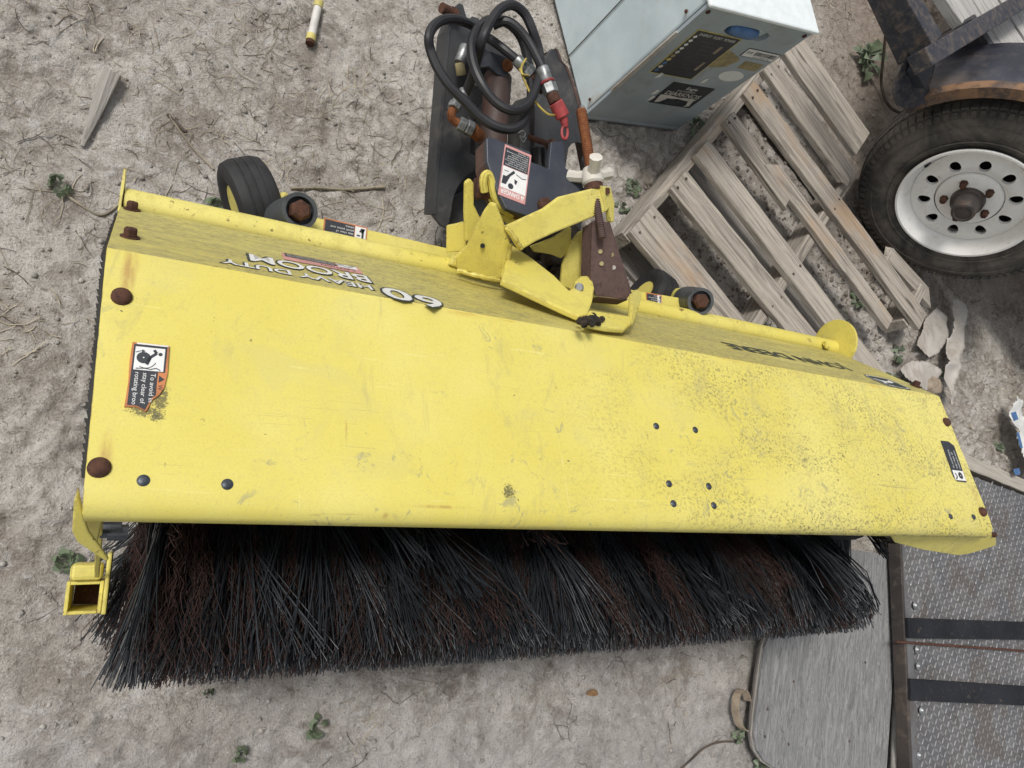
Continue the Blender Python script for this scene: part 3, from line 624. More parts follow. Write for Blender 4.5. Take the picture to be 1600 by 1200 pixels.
def warn_far():
    bl = front(1497, 757); br_ = front(1511, 754); tl = front(1474, 693); w = np.linalg.norm(tl-bl); h = .046
    L = Label('warning_label', broom, bl+(br_-bl)*1.0, tl-bl, (-1, 0, 0), M_INK, w, h, [(0, .003), (w*.9, 0), (w, h*.35), (w*.99, h), (w*.1, h), (0, h*.8)], lift=.0012)
    L.o['label'] = 'small worn black and white warning label at the far end'
    L.rect('white_panel', M_WHITE, w*.03, h*.08, w*.27, h*.94); L.disc('pictogram', M_INK, w*.15, h*.40, h*.17, 2); L.disc('pictogram', M_WHITE, w*.15, h*.40, h*.03, 3)
    L.line('pictogram', M_INK, [(w*.05, h*.85), (w*.12, h*.70), (w*.2, h*.8)], h*.07, 2)
    for i, t in enumerate(('To avoid injury,', 'stay clear of', 'rotating broom.')): L.text(M_WHITE, t, w*.32, h*(.66-.24*i), h*.13, w*(.46, .40, .46)[i], 2)
    L.done()
warn_far()
UB = np.array([-1., 0, 0]); VB = _n((0, -.153, .244))
def hood_words():
    # 60, HEAVY DUTY, BROOM read from behind
    def word(st, p0, p1, h, base_off, mat_fill, out=.03, name='lettering'):
        a, c = rearf(*p0), rearf(*p1); w = abs(a[0]-c[0]); L = Label.__new__(Label); L.O = a; L.u = UB; L.v = VB; L.n = np.cross(UB, VB); L.lift = .0008; L.parts = {}; L.w = w; L.h = h
        if out: L.text(M_GREENBLK, st, -.003, base_off-.002, h*1.10, w+.007, 0, out, 'letter_outline')
        if mat_fill: L.text(mat_fill, st, 0, base_off, h, w, 1, .016, name)
        for (nm, _), (b, m) in L.parts.items():
            o = link(nm, mesh(nm, b.v, b.f, m), broom)
    word('6', (683, 468), (641, 458), .062, -.002, M_WHITE, .04)
    word('0', (635, 457), (590, 447), .062, -.002, M_WHITE, .04)
    word('HEAVY DUTY', (577, 446), (345, 404), .026, .004, M_WHITE, .03)
    word('BROOM', (577, 438), (390, 403), .044, -.022, M_WHITE, .035)
    word('JOHN DEERE', (1322, 574), (1155, 549), .040, -.012, None, .02)
    o = rearf(1386, 592)
    c1 = rearf(1322, 578)
    # emblem: an oblong badge with a leaping deer
    L = Label('emblem', broom, o+VB*.002, UB, VB, M_GREENBLK, .10, .07, [(.012, 0), (.088, 0), (.1, .014), (.1, .056), (.088, .07), (.012, .07), (0, .056), (0, .014)])
    L.line('emblem_border', M_WHITE, [(.014, .004), (.086, .004), (.096, .016), (.096, .054), (.086, .066), (.014, .066), (.004, .054), (.004, .016), (.014, .004)], .003)
    L.poly('emblem_deer', M_WHITE, [(.018, .030), (.040, .040), (.062, .041), (.072, .052), (.080, .050), (.076, .044), (.074, .036), (.086, .026), (.084, .022), (.070, .029), (.056, .030), (.040, .029), (.026, .018), (.020, .016)])
    L.line('emblem_deer', M_WHITE, [(.074, .052), (.068, .060), (.060, .061)], .003); L.done()
    # safety label with red frame
    o = rearf(559, 419); p2 = rearf(437, 391); w = abs(p2[0]-o[0])
    L = Label('safety_label', broom, o-VB*.002, UB, VB, M_PINK, w, .044)
    L.rect('white_panel', M_WHITE, .004, .004, w*.30, .024); L.rect('grey_panel', M_BOLT, w*.32, .004, w-.004, .024); L.rect('grey_panel', M_BOLT, .004, .0, w-.004, .002)
    L.text(M_INK, 'CAUTION', .01, .028, .011, w*.45)
    for i in range(4): L.text(M_WHITE, ('Read operator manual before use', 'Keep all guards in place at all times', 'Stop engine and wait for brush to stop', 'Keep bystanders away from broom')[i], w*.34, .019-.0045*i, .003, w*.6, 2)
    L.line('pictogram', M_INK, [(.010, .008), (.020, .018), (.030, .010), (.042, .02)], .003, 2); L.done()
hood_words()

# --- hitch: quick-attach plates (black), cylinder, hoses
QP, QN = (.5, .65, .17), _n((.06, -.36, 1.0))
def Q(px, py, up=0.): return PL(px, py, np.array(QP)+QN*up, QN)
def qplate(name, pts, mat, up=0., th=.012, bevel=.0015):
    b = MB(); b.prism([Q(x, y, up) for x, y in pts], -QN*th); return b.obj(name, mat, broom, bevel=bevel)
def arcp(cx, cy, rx, ry, a0, a1, n=8): return [(cx+rx*math.cos(math.radians(a)), cy+ry*math.sin(math.radians(a))) for a in np.linspace(a0, a1, n)]
qplate('hitch_plate', [(712, 10), (718, 4), (724, 8), (731, 33), (738, 25), (748, 28), (757, 45), (775, 70), (772, 215), (762, 250)]+arcp(764, 330, 58, 68, -95, -178, 9)+[(700, 357), (689, 352), (675, 334), (678, 300), (698, 48)], M_BLACK)['label'] = 'long left black hitch plate with a round cut-out'
qplate('hitch_plate', [(838, 110), (862, 76), (872, 77), (879, 96), (887, 104), (899, 136), (917, 200), (930, 268), (930, 300), (918, 300), (912, 250)]+arcp(901, 240, 14, 18, 0, -180, 7)+[(884, 262), (870, 290), (846, 262), (836, 210)], M_BLACK)['label'] = 'right black hitch plate with a rounded notch'
# frames rims that give the plates depth
for line in ([(676, 334), (678, 300), (698, 48), (712, 10)], [(872, 77), (879, 96), (887, 104), (899, 136), (917, 200), (930, 268)]):
    b = MB(); pts = [Q(x, y, 0.002) for x, y in line]
    for p0, p1 in zip(pts, pts[1:]):
        b.prism([p0, p1, p1-QN*.05, p0-QN*.05], np.array([.007, 0, 0])*(1 if line[0][0] < 800 else -1))
    b.obj('hitch_side_rail', M_BLACK if line[0][0] < 800 else M_BRBLK, broom)
# lower cross frame and dark interior under the deck
qplate('hitch_cross_plate', [(690, 300), (770, 235), (930, 300), (905, 360), (700, 357)], M_BLACK, -.075, .01)
qplate('hitch_foot', [(677, 332), (692, 350), (730, 372), (765, 372), (772, 330), (740, 290), (705, 310)], M_BLACK, -.06, .02)
for x0, x1, up in ((752, 771, .035), (812, 826, .05), (833, 846, .03)):
    qplate('cheek_plate', [(x0+3, 165), (x1, 150), (x1+4, 260), (x0, 262)], M_BLACK, up, .06)
qplate('slot', [(746, 165), (753, 168), (750, 230), (742, 243), (735, 238), (736, 205)], M_VOID, .0015, .001, 0)
b = MB(); b.tube([Q(706, 20, .012), Q(690, 12, .02)], .0105, 12); b.tube([Q(712, 24, .010), Q(704, 19, .012)], .0125, 12); b.obj('lock_pin', M_RUST, broom, True)
# hydraulic cylinder with its clevis
b = MB(); ca_, cb_ = Q(778, 120, .055), Q(770, 228, .055); dd = _n(cb_-ca_)
b.lathe(ca_, dd, [(-.012, .014), (-.006, .026), (0, .029), (np.linalg.norm(cb_-ca_), .029)], 24); b.obj('cylinder_barrel', M_BRBLK, broom, True)
b = MB(); b.prism([Q(x, y, .085) for x, y in ((748, 90), (754, 76), (772, 82), (796, 92), (797, 108), (790, 121), (777, 116), (764, 104), (752, 106))], -QN*.012); b.obj('clevis', M_SLATE, broom, bevel=.002)
b = MB(); b.prism([Q(x, y, .035) for x, y in ((748, 90), (754, 76), (796, 92), (797, 110), (786, 125), (764, 110))], -QN*.012); b.obj('clevis', M_BLACK, broom, bevel=.002)
b = MB(); b.lathe(Q(787, 105, .070), QN, [(0, .0125), (.018, .0125), (.022, .009)], 14); b.obj('clevis_pin', M_ORUST, broom, True)
b = MB(); b.prism([Q(x, y, .03) for x, y in ((758, 60), (775, 66), (800, 90), (795, 100), (760, 80))], -QN*.03); b.obj('clevis_lug', M_BLACK, broom, bevel=.002)
# small rusty cross pin, clip and brackets by the deck
b = MB(); b.tube([Q(826, 214, .09), Q(862, 227, .09)], .006, 10); b.lathe(Q(858, 226, .09), Q(862, 227, .09)-Q(826, 214, .09), [(0, .013), (.006, .013)], 14); b.obj('cross_pin', M_RUST, broom, True)
b = MB(); b.tube(spline([Q(x, y, .10) for x, y in ((810, 208), (816, 204), (821, 209), (817, 215), (812, 212), (818, 222), (822, 214))], 4), .0013, 6); b.obj('hairpin_clip', M_ZINC, broom, True)
for x, y in ((845, 250), (855, 250)):
    qplate('spring_leaf', [(x-4, y-22), (x, y-22), (x+2, y+12), (x-3, y+12)], M_BLACK, .07, .03)
# top deck plate with the danger label
DZ = .415
deck = [(760, 216), (764, 213), (829, 237), (831, 253), (857, 263), (861, 221), (881, 220), (884, 262), (910, 285), (913, 297), (905, 308), (826, 338), (791, 326), (776, 296), (761, 252)]
plate('deck_plate', [(x, y, DZ) for x, y in deck], .012, M_SLATE, broom, .002)
b = MB()
for p0, p1 in zip([(761, 216), (761, 252), (776, 296), (791, 326), (826, 338)], [(761, 252), (776, 296), (791, 326), (826, 338), (905, 308)]):
    a_, c_ = P(*p0, DZ-.013), P(*p1, DZ-.013); b.prism([a_, c_, c_-np.array([0, 0, .05]), a_-np.array([0, 0, .05])], (.004, .006, 0))
b.obj('deck_skirt', M_BRBLK, broom)
def RZ_(px, py, up): return (px, py, rearf(px, py, up)[2])
def danger():
    tl, tr, bl, br_ = P(788, 225, DZ), P(830, 243, DZ), P(788, 307, DZ), P(830, 322, DZ)
    # reads from behind: the heading lies at the lower edge in the photo
    u = bl-br_; v = tl-bl; w = np.linalg.norm(u); h = np.linalg.norm(v)
    L = Label('danger_label', broom, tl-(v)*0+(tr-tl)*0+(bl-tl)*0, u, tl-bl, M_PINK, w, h) if False else Label('danger_label', broom, tr, tl-tr, bl-tl, M_PINK, w, h)
    L.rect('white_panel', M_WHITE, w*.04, h*.42, w*.96, h*.84, 1); L.rect('black_panel', M_INK, w*.06, h*.05, w*.96, h*.41, 1)
    L.text(M_WHITE, 'DANGER', w*.24, h*.865, h*.085, w*.70, 1, .02); L.poly('pictogram', M_WHITE, [(w*.05, h*.865), (w*.20, h*.865), (w*.125, h*.965)], 1); L.rect('pictogram', M_PINK, w*.115, h*.885, w*.135, h*.94, 2)
    tx = ('To avoid serious injury', 'or death, never work', 'near broom unless it is', 'lowered to the ground,', 'engine is stopped and', 'the key is removed.', 'Shut off before leaving', 'or adjusting.')
    for i, t in enumerate(tx): L.text(M_WHITE, t, w*.10, h*(.365-.042*i), h*.026, w*(.80, .70, .82, .76, .74, .62, .80, .40)[i], 2)
    L.disc('pictogram', M_INK, w*.60, h*.76, w*.10, 2, w*.10); L.poly('pictogram', M_INK, [(w*.94, h*.76), (w*.78, h*.76), (w*.66, h*.58), (w*.50, h*.48), (w*.56, h*.44), (w*.80, h*.60), (w*.92, h*.60)], 2)
    L.poly('pictogram', M_INK, [(w*.50, h*.60), (w*.38, h*.62), (w*.42, h*.70), (w*.48, h*.68)], 2); L.line('pictogram', M_INK, [(w*.08, h*.52), (w*.22, h*.54), (w*.46, h*.50)], h*.014, 2); L.line('pictogram', M_INK, [(w*.74, h*.50), (w*.90, h*.50)], h*.012, 2)
    L.done()
danger()
b = MB(); b.lathe(P(850, 322, DZ), (0, -.15, 1), [(-.004, .015), (.008, .015), (.013, .010)], 16); b.obj('bolt', M_RUST, broom, True)
# yellow pivot frame
plate('pivot_plate', [(711, 402, .33), (728, 386, .36), (740, 360, .40), (756, 330, .435), (765, 318, .445), (774, 320, .445), (784, 345, .43), (797, 380, .41), (792, 410, .385), RZ_(783, 437, .020), RZ_(756, 431, .018), RZ_(714, 422, .015)], .012, M_YEL, broom, .003)['label'] = 'large yellow pivot plate with a small hole'
b = MB(); b.lathe(P(754, 384, .385), (P(754, 384, .385)-np.array([0, 0, CAM_H])), [(-.004, .0045), (.004, .0045)], 10); b.obj('plate_hole', M_VOID, broom)
plate('side_arm', [(797, 380, .41), (830, 402, .41), (866, 430, .41), (889, 453, .405), (896, 448, .415), (899, 438, .425), (907, 431, .43), (917, 430, .43), (926, 437, .43), (929, 450, .42), (926, 470, .415), RZ_(919, 491, .020), RZ_(906, 494, .018), RZ_(870, 478, .018), RZ_(784, 437, .020)], .012, M_YEL, broom, .003)
b = MB(); p = P(905, 449, .436); dv = _n(np.array([0, 0, CAM_H])-p); b.lathe(p, dv, [(-.02, .0085), (.006, .0085), (.008, .006)], 16); b.obj('arm_pin', M_ZINC, broom, True)
plate('channel_floor', [RZ_(921, 484, .030), RZ_(988, 494, .030), RZ_(987, 505, .022), RZ_(976, 514, .016), RZ_(950, 512, .016), RZ_(915, 505, .016), RZ_(919, 491, .022)], .010, M_YEL, broom, .003)
plate('side_ear', [(988, 460, .40), (993, 452, .41), (1000, 451, .41), (1003, 462, .40), RZ_(999, 482, .035), RZ_(990, 507, .022), RZ_(985, 509, .022), RZ_(987, 485, .035)], .010, M_YEL, broom, .003)
plate('brace_bar', [(790, 353, .445), (851, 325, .452), (875, 307, .455), (940, 291, .462), (947, 300, .462), (945, 332, .450), (866, 364, .440), (838, 377, .434), (814, 391, .425)], .012, M_YEL, broom, .003)
plate('brace_cap', [(940, 290, .464), (955, 292, .464), (961, 318, .455), (960, 347, .43), (955, 348, .43), (952, 327, .452), (946, 332, .452)], .012, M_YEL, broom, .003)
plate('brace_end_bolt', [(945, 292, .467), (953, 293, .467), (954, 302, .465), (948, 304, .465)], .004, M_RUST, broom)
plate('inner_plate', [(830, 386, .37), (866, 372, .375), (893, 355, .38), (893, 386, .36), (884, 398, .35), (877, 404, .345), (862, 398, .35), (836, 394, .36)], .008, M_YEL, broom, .002)
plate('lobed_plate', [(876, 445, .33), (879, 415, .345), (892, 380, .37), (905, 363, .38), (917, 358, .385), (925, 366, .385), (926, 400, .37), (925, 440, .345), (898, 455, .33)], .010, M_YEL, broom, .002)
plate('knuckle_plate', [(727, 285, .395), (735, 279, .40), (741, 286, .40), (741, 320, .375), (753, 345, .36), (745, 375, .34), (728, 378, .335), (726, 330, .37)], .010, M_YEL, broom, .003)
b = MB(); loop_ = [P(x, y, z) for x, y, z in ((757, 300, .40), (755, 283, .41), (758, 273, .415), (764, 273, .415), (768, 284, .41), (772, 305, .40), (784, 325, .39), (800, 336, .38))]
b.tube(spline(loop_, 4), .0075, 8); b.obj('knuckle_ring', M_YEL, broom, True)
plate('knuckle_plate', [(757, 300, .39), (765, 280, .40), (775, 310, .385), (800, 335, .38), (815, 345, .375), (795, 352, .37), (775, 330, .375)], .008, M_YEL, broom, .002)
b = MB(); b.lathe(P(742, 294, .38), (1, .1, .15), [(0, .022), (.026, .022), (.026, .015), (.06, .015)], 6); b.obj('pivot_bolt', M_RUST, broom, bevel=.002)
plate('stop_plate', [(697, 353, .30), (712, 350, .31), (722, 347, .32), (728, 352, .32), (729, 385, .30), (722, 393, .29), (697, 395, .27)], .010, M_YEL, broom, .002)
plate('tube_saddle', [(712, 398, .31), (758, 420, .305), (756, 432, .30), (700, 414, .30)], .02, M_YEL, broom, .004)
def weld(path, r=.0045):
    pts = spline([P(*q) for q in path], 7); b = MB(); b.tube([p+np.array([random.uniform(-.0008, .0008), random.uniform(-.0008, .0008), random.uniform(-.0006, .0008)]) for p in pts], [r*random.uniform(.8, 1.2) for _ in pts], 8); b.obj('weld_bead', M_YEL, broom, True)
weld([(798, 381, .412), (793, 410, .390), RZ_(785, 434, .026)]); weld([RZ_(716, 423, .018), RZ_(745, 431, .02), RZ_(780, 438, .02)]); weld([(792, 356, .452), (805, 373, .447), (815, 389, .437)]); weld([(1293, 547, .29), (1291, 541, .30), (1288, 536, .30)], .006)
# dark clutter of packed dirt between the arms
b = MB(); 
for i in range(26):
    q = P(random.uniform(826, 878), random.uniform(392, 440), random.uniform(.27, .30)); b.lathe(q, (0, 0, 1), [(-.012, .006), (0, .017), (.012, .006)], 7)
b.obj('packed_dirt', M_SOIL, broom)['kind'] = 'stuff'
b = MB()
for i in range(70):
    q = rearf(random.gauss(925, 8), random.gauss(500, 3.2), random.uniform(.014, .026)); r_ = random.uniform(.003, .0065)
    b.lathe(q, (random.gauss(0, 1), random.gauss(0, 1), 1), [(-r_, r_*.4), (-r_*.3, r_), (r_*.6, r_*.8), (r_, r_*.3)], 6)
b.obj('dirt_clump', M_SOIL, broom)['kind'] = 'stuff'
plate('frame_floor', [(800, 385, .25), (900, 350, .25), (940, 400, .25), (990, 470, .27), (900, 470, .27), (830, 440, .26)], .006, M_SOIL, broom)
# brown adjuster channel with slot and holes
chan = [(926, 346, .445), (932, 344, .447), (950, 347, .447), (957, 365, .44), (985, 459, .405), (980, 468, .40), (931, 462, .40), (923, 440, .405)]
plate('adjuster_channel', chan, .006, M_BROWN, broom, .0015)
for a_, c_ in (((923, 440, .403), (926, 346, .443)), ((950, 347, .445), (985, 459, .403)), ((931, 464, .398), (980, 469, .398))):
    q0, q1 = P(*a_), P(*c_); b = MB(); b.prism([q0, q1, q1-np.array([0, 0, .035]), q0-np.array([0, 0, .035])], (.004, .002, 0)); b.obj('channel_flange', M_BROWN, broom)
for x, y, z in ((938, 393, .428), (956, 398, .426), (940, 412, .421), (959, 418, .419)):
    p = P(x, y, z); b = MB(); dv = _n(np.array([0, 0, CAM_H])-p); b.lathe(p, dv, [(.0008, .0043), (.0018, .0043)], 12); b.obj('channel_hole', M_STAIN if x != 959 else M_PEB, broom)
# threaded rod, spring coil and the wing nut
r0, r1 = P(908, 172, .44), P(941, 372, .455)
b = MB(); ln = np.linalg.norm(r1-r0); b.tube([r0, r0+(r1-r0)*.46], .0098, 14)
dirr = _n(r1-r0); nt_ = 27
for i in range(nt_):
    c = r0+dirr*(.004+i*ln*.46/nt_); b.lathe(c, dirr, [(0, .0095), (.0012, .0108), (.0024, .0095)], 14)
b.obj('threaded_rod', M_ORUST, broom, True)
b = MB(); b.tube([r0+(r1-r0)*.45, r1], .0065, 12)
for i in range(26): c = r0+dirr*(ln*.58+i*ln*.42/26); b.lathe(c, dirr, [(0, .0065), (.0012, .0082), (.0024, .0065)], 12)
b.obj('rod_lower_end', M_BROWN, broom, True)
wc = r0+dirr*ln*.52
b = MB(); b.lathe(wc, dirr, [(-.014, .016), (0, .021), (.016, .021), (.020, .017)], 18)
sidev = _n(np.cross(dirr, (0, 0, 1)))
for k, ext in ((0, .048), (120, .045), (240, .045)):
    a = math.radians(k+172); dv = sidev*math.cos(a)+np.cross(dirr, sidev)*math.sin(a)
    b.tube([wc+dv*.008, wc+dv*.028-dirr*.006, wc+dv*ext-dirr*.014], [.014, .0105, .013], 8)
b.obj('wing_nut', M_CAST, broom, True)
b = MB(); b.lathe(wc+dirr*.020, dirr, [(0, .018), (.014, .018)], 16); b.obj('nut_washer', M_RUST, broom, True)
# hoses
def hose(name, pts, r, mat, k=6): 
    b = MB(); b.tube(spline([P(x, y, z) for x, y, z in pts], k), r, 10); return b.obj(name, mat, broom, True)
HR = .0091
hose('hydraulic_hose', [(742, 42, .37), (728, 35, .39), (709, 30, .40), (690, 32, .41), (676, 43, .41), (670, 60, .41), (673, 80, .40), (684, 107, .40), (702, 134, .40), (727, 159, .40), (752, 184, .40), (778, 199, .405), (803, 201, .41), (820, 186, .41), (828, 162, .40), (830, 135, .39), (826, 100, .38), (817, 66, .37), (804, 45, .38), (783, 32, .395), (762, 32, .40), (746, 45, .40)], HR, M_HOSE)['label'] = 'black hose in the widest loop'
hose('hydraulic_hose', [(746, 45, .40), (737, 66, .415), (739, 98, .42), (752, 130, .425), (773, 158, .425), (798, 172, .43), (820, 166, .43), (834, 146, .425), (843, 118, .42), (843, 84, .42), (833, 50, .43), (820, 22, .435), (801, 8, .44), (782, 14, .44), (768, 32, .44), (754, 60, .435), (746, 90, .40), (738, 120, .36), (727, 146, .33)], HR, M_HOSE)
hose('hydraulic_hose', [(748, 52, .35), (764, 60, .37), (786, 76, .385), (807, 93, .39)], HR, M_HOSE)
hose('hydraulic_hose', [(770, 40, .41), (788, 33, .425), (804, 40, .43), (822, 60, .43), (836, 84, .43), (848, 108, .43)], HR, M_HOSE)
def fit(name, a, c, r, mat, n=14): b = MB(); b.lathe(P(*a), P(*c)-P(*a), [(0, r*.9), (.002, r), (np.linalg.norm(P(*c)-P(*a))-.002, r), (np.linalg.norm(P(*c)-P(*a)), r*.9)], n); return b.obj(name, mat, broom, n > 8, bevel=0 if n > 8 else .0008)
fit('hose_ferrule', (806, 92, .39), (822, 108, .39), .0125, M_ZINC); fit('hose_nut', (822, 108, .39), (831, 117, .39), .015, M_ZINC, 6); fit('hose_adapter', (831, 117, .39), (843, 130, .388), .0145, M_RUST); fit('hose_adapter', (838, 124, .388), (852, 142, .386), .012, M_RUST)
fit('hose_ferrule', (847, 106, .43), (855, 129, .43), .0125, M_ZINC); fit('hose_ring', (854, 127, .43), (855.5, 131, .43), .0155, M_RED); fit('hose_nut', (856, 131, .43), (862, 147, .43), .0155, M_ZINC, 6); fit('hose_adapter', (862, 146, .43), (868, 161, .43), .0125, M_RUST); fit('dust_cap', (868, 160, .43), (880, 183, .425), .0145, M_RED)
hose('cap_strap', [(879, 182, .425), (882, 193, .422), (878, 203, .42), (879, 214, .418), (884, 217, .418), (887, 207, .42), (884, 195, .422)], .0028, M_RED, 4); b = MB(); b.lathe(P(880, 184, .425), P(883, 196, .422)-P(880, 184, .425), [(0, .009), (.018, .006)], 10); b.obj('cap_neck', M_RED, broom, True)
hose('twine', [(822, 92, .41), (815, 104, .415), (816, 117, .415), (822, 132, .41), (833, 154, .41), (846, 170, .41), (858, 179, .41), (868, 179, .425)], .0022, M_TWINE)
hose('twine', [(812, 108, .41), (817, 116, .42), (826, 118, .41)], .002, M_TWINE)
fit('hose_ferrule', (728, 72, .31), (718, 98, .30), .012, M_ZINC); fit('hose_adapter', (718, 98, .30), (721, 118, .29), .010, M_STAIN)
fit('hose_ferrule', (727, 142, .33), (712, 164, .32), .0115, M_ZINC); fit('hose_ring', (712, 162, .32), (708, 170, .32), .0135, M_ZINC, 6)
hose('elbow_pipe', [(708, 170, .32), (705, 180, .315), (709, 188, .31), (717, 193, .31)], .0085, M_ORUST)
fit('hose_nut', (716, 192, .31), (727, 198, .31), .0145, M_ZINC, 6); fit('hose_nut', (727, 197, .31), (738, 203, .308), .016, M_ZINC, 6); fit('hose_adapter', (738, 202, .305), (750, 214, .29), .0135, M_ORUST)
fit('hose_nut', (744, 116, .32), (738, 133, .31), .0115, M_ZINC, 6)

# ------------------------------------------------------------------ METAL CABINET
def cabinet():
    HC = .50
    A = np.array([.968, 1.118, 0]); B = np.array([1.312, 1.188, 0]); u = _n(B-A); v = _n((-.295, .955, 0)); w = np.linalg.norm(B-A); dp = .62
    cab = thing('metal_cabinet', 'pale blue metal cabinet with black printed labels and a handle slot in its shaded front', 'cabinet', (A+B)/2+v*dp/2)
    zz = np.array([0, 0, 1.]); fn = -v
    # body with a curled lower front edge
    b = MB(); b.box(A+u*w/2+v*(dp/2+.006)+zz*(HC/2+.006), w-.004, dp, HC-.012, [u, v, zz]); b.obj('body', M_CAB, cab, bevel=.006)
    # front panel around the handle slot
    def fp(s, t, d=0.): return A+u*s*w+zz*t*HC+fn*d
    hs = [(.50+.20*math.copysign(abs(math.cos(a))**.7, math.cos(a)), .895+.038*math.copysign(abs(math.sin(a))**.7, math.sin(a))) for a in np.linspace(0, 2*math.pi, 20, endpoint=False)]
    ou = []
    for (s, t) in hs:
        dx, dy = s-.50, t-.895; k = min(.5/abs(dx) if dx else 9e9, (.105 if dy > 0 else .875)/abs(dy) if dy else 9e9); ou.append((.50+dx*k, .895+dy*k))
    for crn in ((0, 1), (1, 1), (0, .02), (1, .02)):
        i = min(range(20), key=lambda i: (ou[i][0]-crn[0])**2+((ou[i][1]-crn[1])*1.2)**2); ou[i] = crn
    V = [fp(s, t, .006) for s, t in ou]+[fp(s, t, .006) for s, t in hs]+[fp(s, t, -.03) for s, t in hs]+[fp(s, t, -.002) for s, t in ou]; f = []
    for i in range(20):
        j = (i+1) % 20; f += [(i, j, 20+j, 20+i), (20+i, 20+j, 40+j, 40+i), (60+i, 60+j, j, i)]
    b = MB(); b.add(V, f); b.obj('front_panel', M_CABF, cab)
    b = MB(); b.tube([fp(0, .03, -.01), fp(1, .03, -.01)], .018, 14); b.obj('bottom_roll', M_CABF, cab, True)
    b = MB(); b.prism([fp(s, t, -.012) for s, t in hs], v*.004); b.obj('slot_back', M_VOID, cab)
    b = MB(); b.tube([fp(.33, .897, .002), fp(.40, .900, .004), fp(.52, .897, .004), fp(.60, .892, -.002)], [.010, .016, .0155, .010], 14); b.obj('blue_handle', M_BLUE, cab, True)
    # lid with a folded rim
    b = MB(); b.prism([A-u*.006+fn*.014+zz*HC, A+u*(w+.006)+fn*.014+zz*HC, A+u*(w+.004)+v*(dp+.01)+zz*(HC+.005), A-u*.006+v*(dp+.01)+zz*(HC+.005)], (0, 0, .010)); b.obj('lid', M_CABT, cab, bevel=.004)
    b = MB(); b.prism([A-u*.0005+v*.17+zz*.02, A-u*.0005+v*.1725+zz*.02, A-u*.0005+v*.1725+zz*(HC-.01), A-u*.0005+v*.17+zz*(HC-.01)], -u*.0012); b.obj('side_seam', M_DARKST, cab)
    for t_ in (.06, .44):
        b = MB(); b.lathe(A+v*.02+zz*t_-u*.002, -u, [(0, .005), (.003, .004)], 10); b.obj('screw', M_RUST, cab, True)
    # worn strip on the near vertical edge
    b = MB(); b.prism([fp(-.012, .30, .004), fp(.012, .30, .0075), fp(.012, .80, .0075), fp(-.012, .80, .004)], v*.004); b.obj('worn_edge', M_SHEET, cab)
    def lab(nm, s0, t0, s1, t1, mat, **k): 
        O = fp(s0, t0, .006); return Label(nm, cab, O, u, zz, mat, (s1-s0)*w, (t1-t0)*HC, **k)
    L = lab('spec_label', .11, .50, .52, .855, M_TUBEY); a, c = L.w, L.h
    L.rect('black_panel', M_INK, .003, .003, a-.003, c-.003); L.text(M_WHITE, 'ENERGY  FLEXY  POWER', a*.12, c*.90, c*.05, a*.8, 2)
    for i in range(10): L.disc('symbol', (M_WHITE, M_WHITE, M_WHITE, M_WHITE, M_TUBEW, M_STAIN, M_TUBEY, M_BLUE, M_TUBEW, M_BLUE)[i], a*.09, c*(.86-.086*i), a*.045, 2, n=8 if i > 3 else 4)
    for i in range(9): L.rect('grey_panel', M_BOLT, a*(.30+.06*(i % 3)), c*(.80-.083*i), a*(.62+.1*(i % 2)), c*(.815-.083*i), 2)
    L.rect('torn_strip', M_TAN, a*.76, c*.62, a*.83, c*.78, 2); L.rect('torn_strip', M_TAN, a*.80, c*.22, a*.86, c*.42, 2); L.rect('grey_panel', M_BOLT, a*.2, c*.42, a*.9, c*.43, 2); L.done()
    L = lab('maker_label', .40, .255, .83, .46, M_INK); a, c = L.w, L.h
    L.text(M_WHITE, 'Eagle', a*.42, c*.78, c*.12, a*.26, 1); L.text(M_TUBEW, 'ENGINEERED', a*.28, c*.66, c*.07, a*.42, 1); L.text(M_TUBEW, 'DJARKNOS', a*.10, c*.46, c*.17, a*.82, 1, .01)
    L.poly('emblem', M_TUBEW, [(a*.05, c*.42), (a*.25, c*.44), (a*.5, c*.40), (a*.75, c*.44), (a*.92, c*.42), (a*.88, c*.34), (a*.93, c*.10), (a*.82, c*.02), (a*.84, c*.12), (a*.78, c*.30), (a*.5, c*.34), (a*.28, c*.28), (a*.2, c*.10), (a*.1, c*.05)], 1)
    L.poly('emblem', M_BOLT, [(a*.26, c*.30), (a*.5, c*.32), (a*.74, c*.28), (a*.68, c*.12), (a*.46, c*.05), (a*.3, c*.12)], 2); L.done()
    L = lab('serial_label', .66, .745, .99, .81, M_INK); a, c = L.w, L.h; L.rect('white_panel', M_WHITE, .002, .002, a-.002, c-.002)
    x = a*.30
    while x < a*.92: wd = random.choice((.0008, .0014, .002)); L.rect('barcode', M_INK, x, c*.35, min(x+wd, a*.93), c*.78, 2); x += wd+random.choice((.0009, .0015))
    L.text(M_INK, 'SN-40', a*.06, c*.42, c*.3, a*.17, 2); L.text(M_INK, '0016 4072 93', a*.35, c*.10, c*.16, a*.5, 2); L.done()
    L = lab('old_label', .77, .655, .96, .715, M_STAIN); L.done()
    L = lab('round_label', .70, .54, .93, .63, M_WHITE, shape=[(.115*w*(1+math.cos(t)), .045*HC*(1+math.sin(t))) for t in np.linspace(0, 6.28, 24, endpoint=False)]); 
    for i in range(4): L.rect('grey_panel', M_CABT, L.w*.2, L.h*(.25+.15*i), L.w*.8, L.h*(.30+.15*i))
    L.done()
    L = lab('glue_stain', .40, .62, .70, .76, M_STAIN, shape=[(.15*w*(1+math.cos(t)*(1+.1*math.sin(5*t))), .07*HC*(1+math.sin(t)*(1+.12*math.cos(3*t)))) for t in np.linspace(0, 6.28, 24, endpoint=False)], lift=.0005, thick=.0003); L.disc('stain_core', M_RUST, L.w*.36, L.h*.55, .004); L.done()
    b = MB()
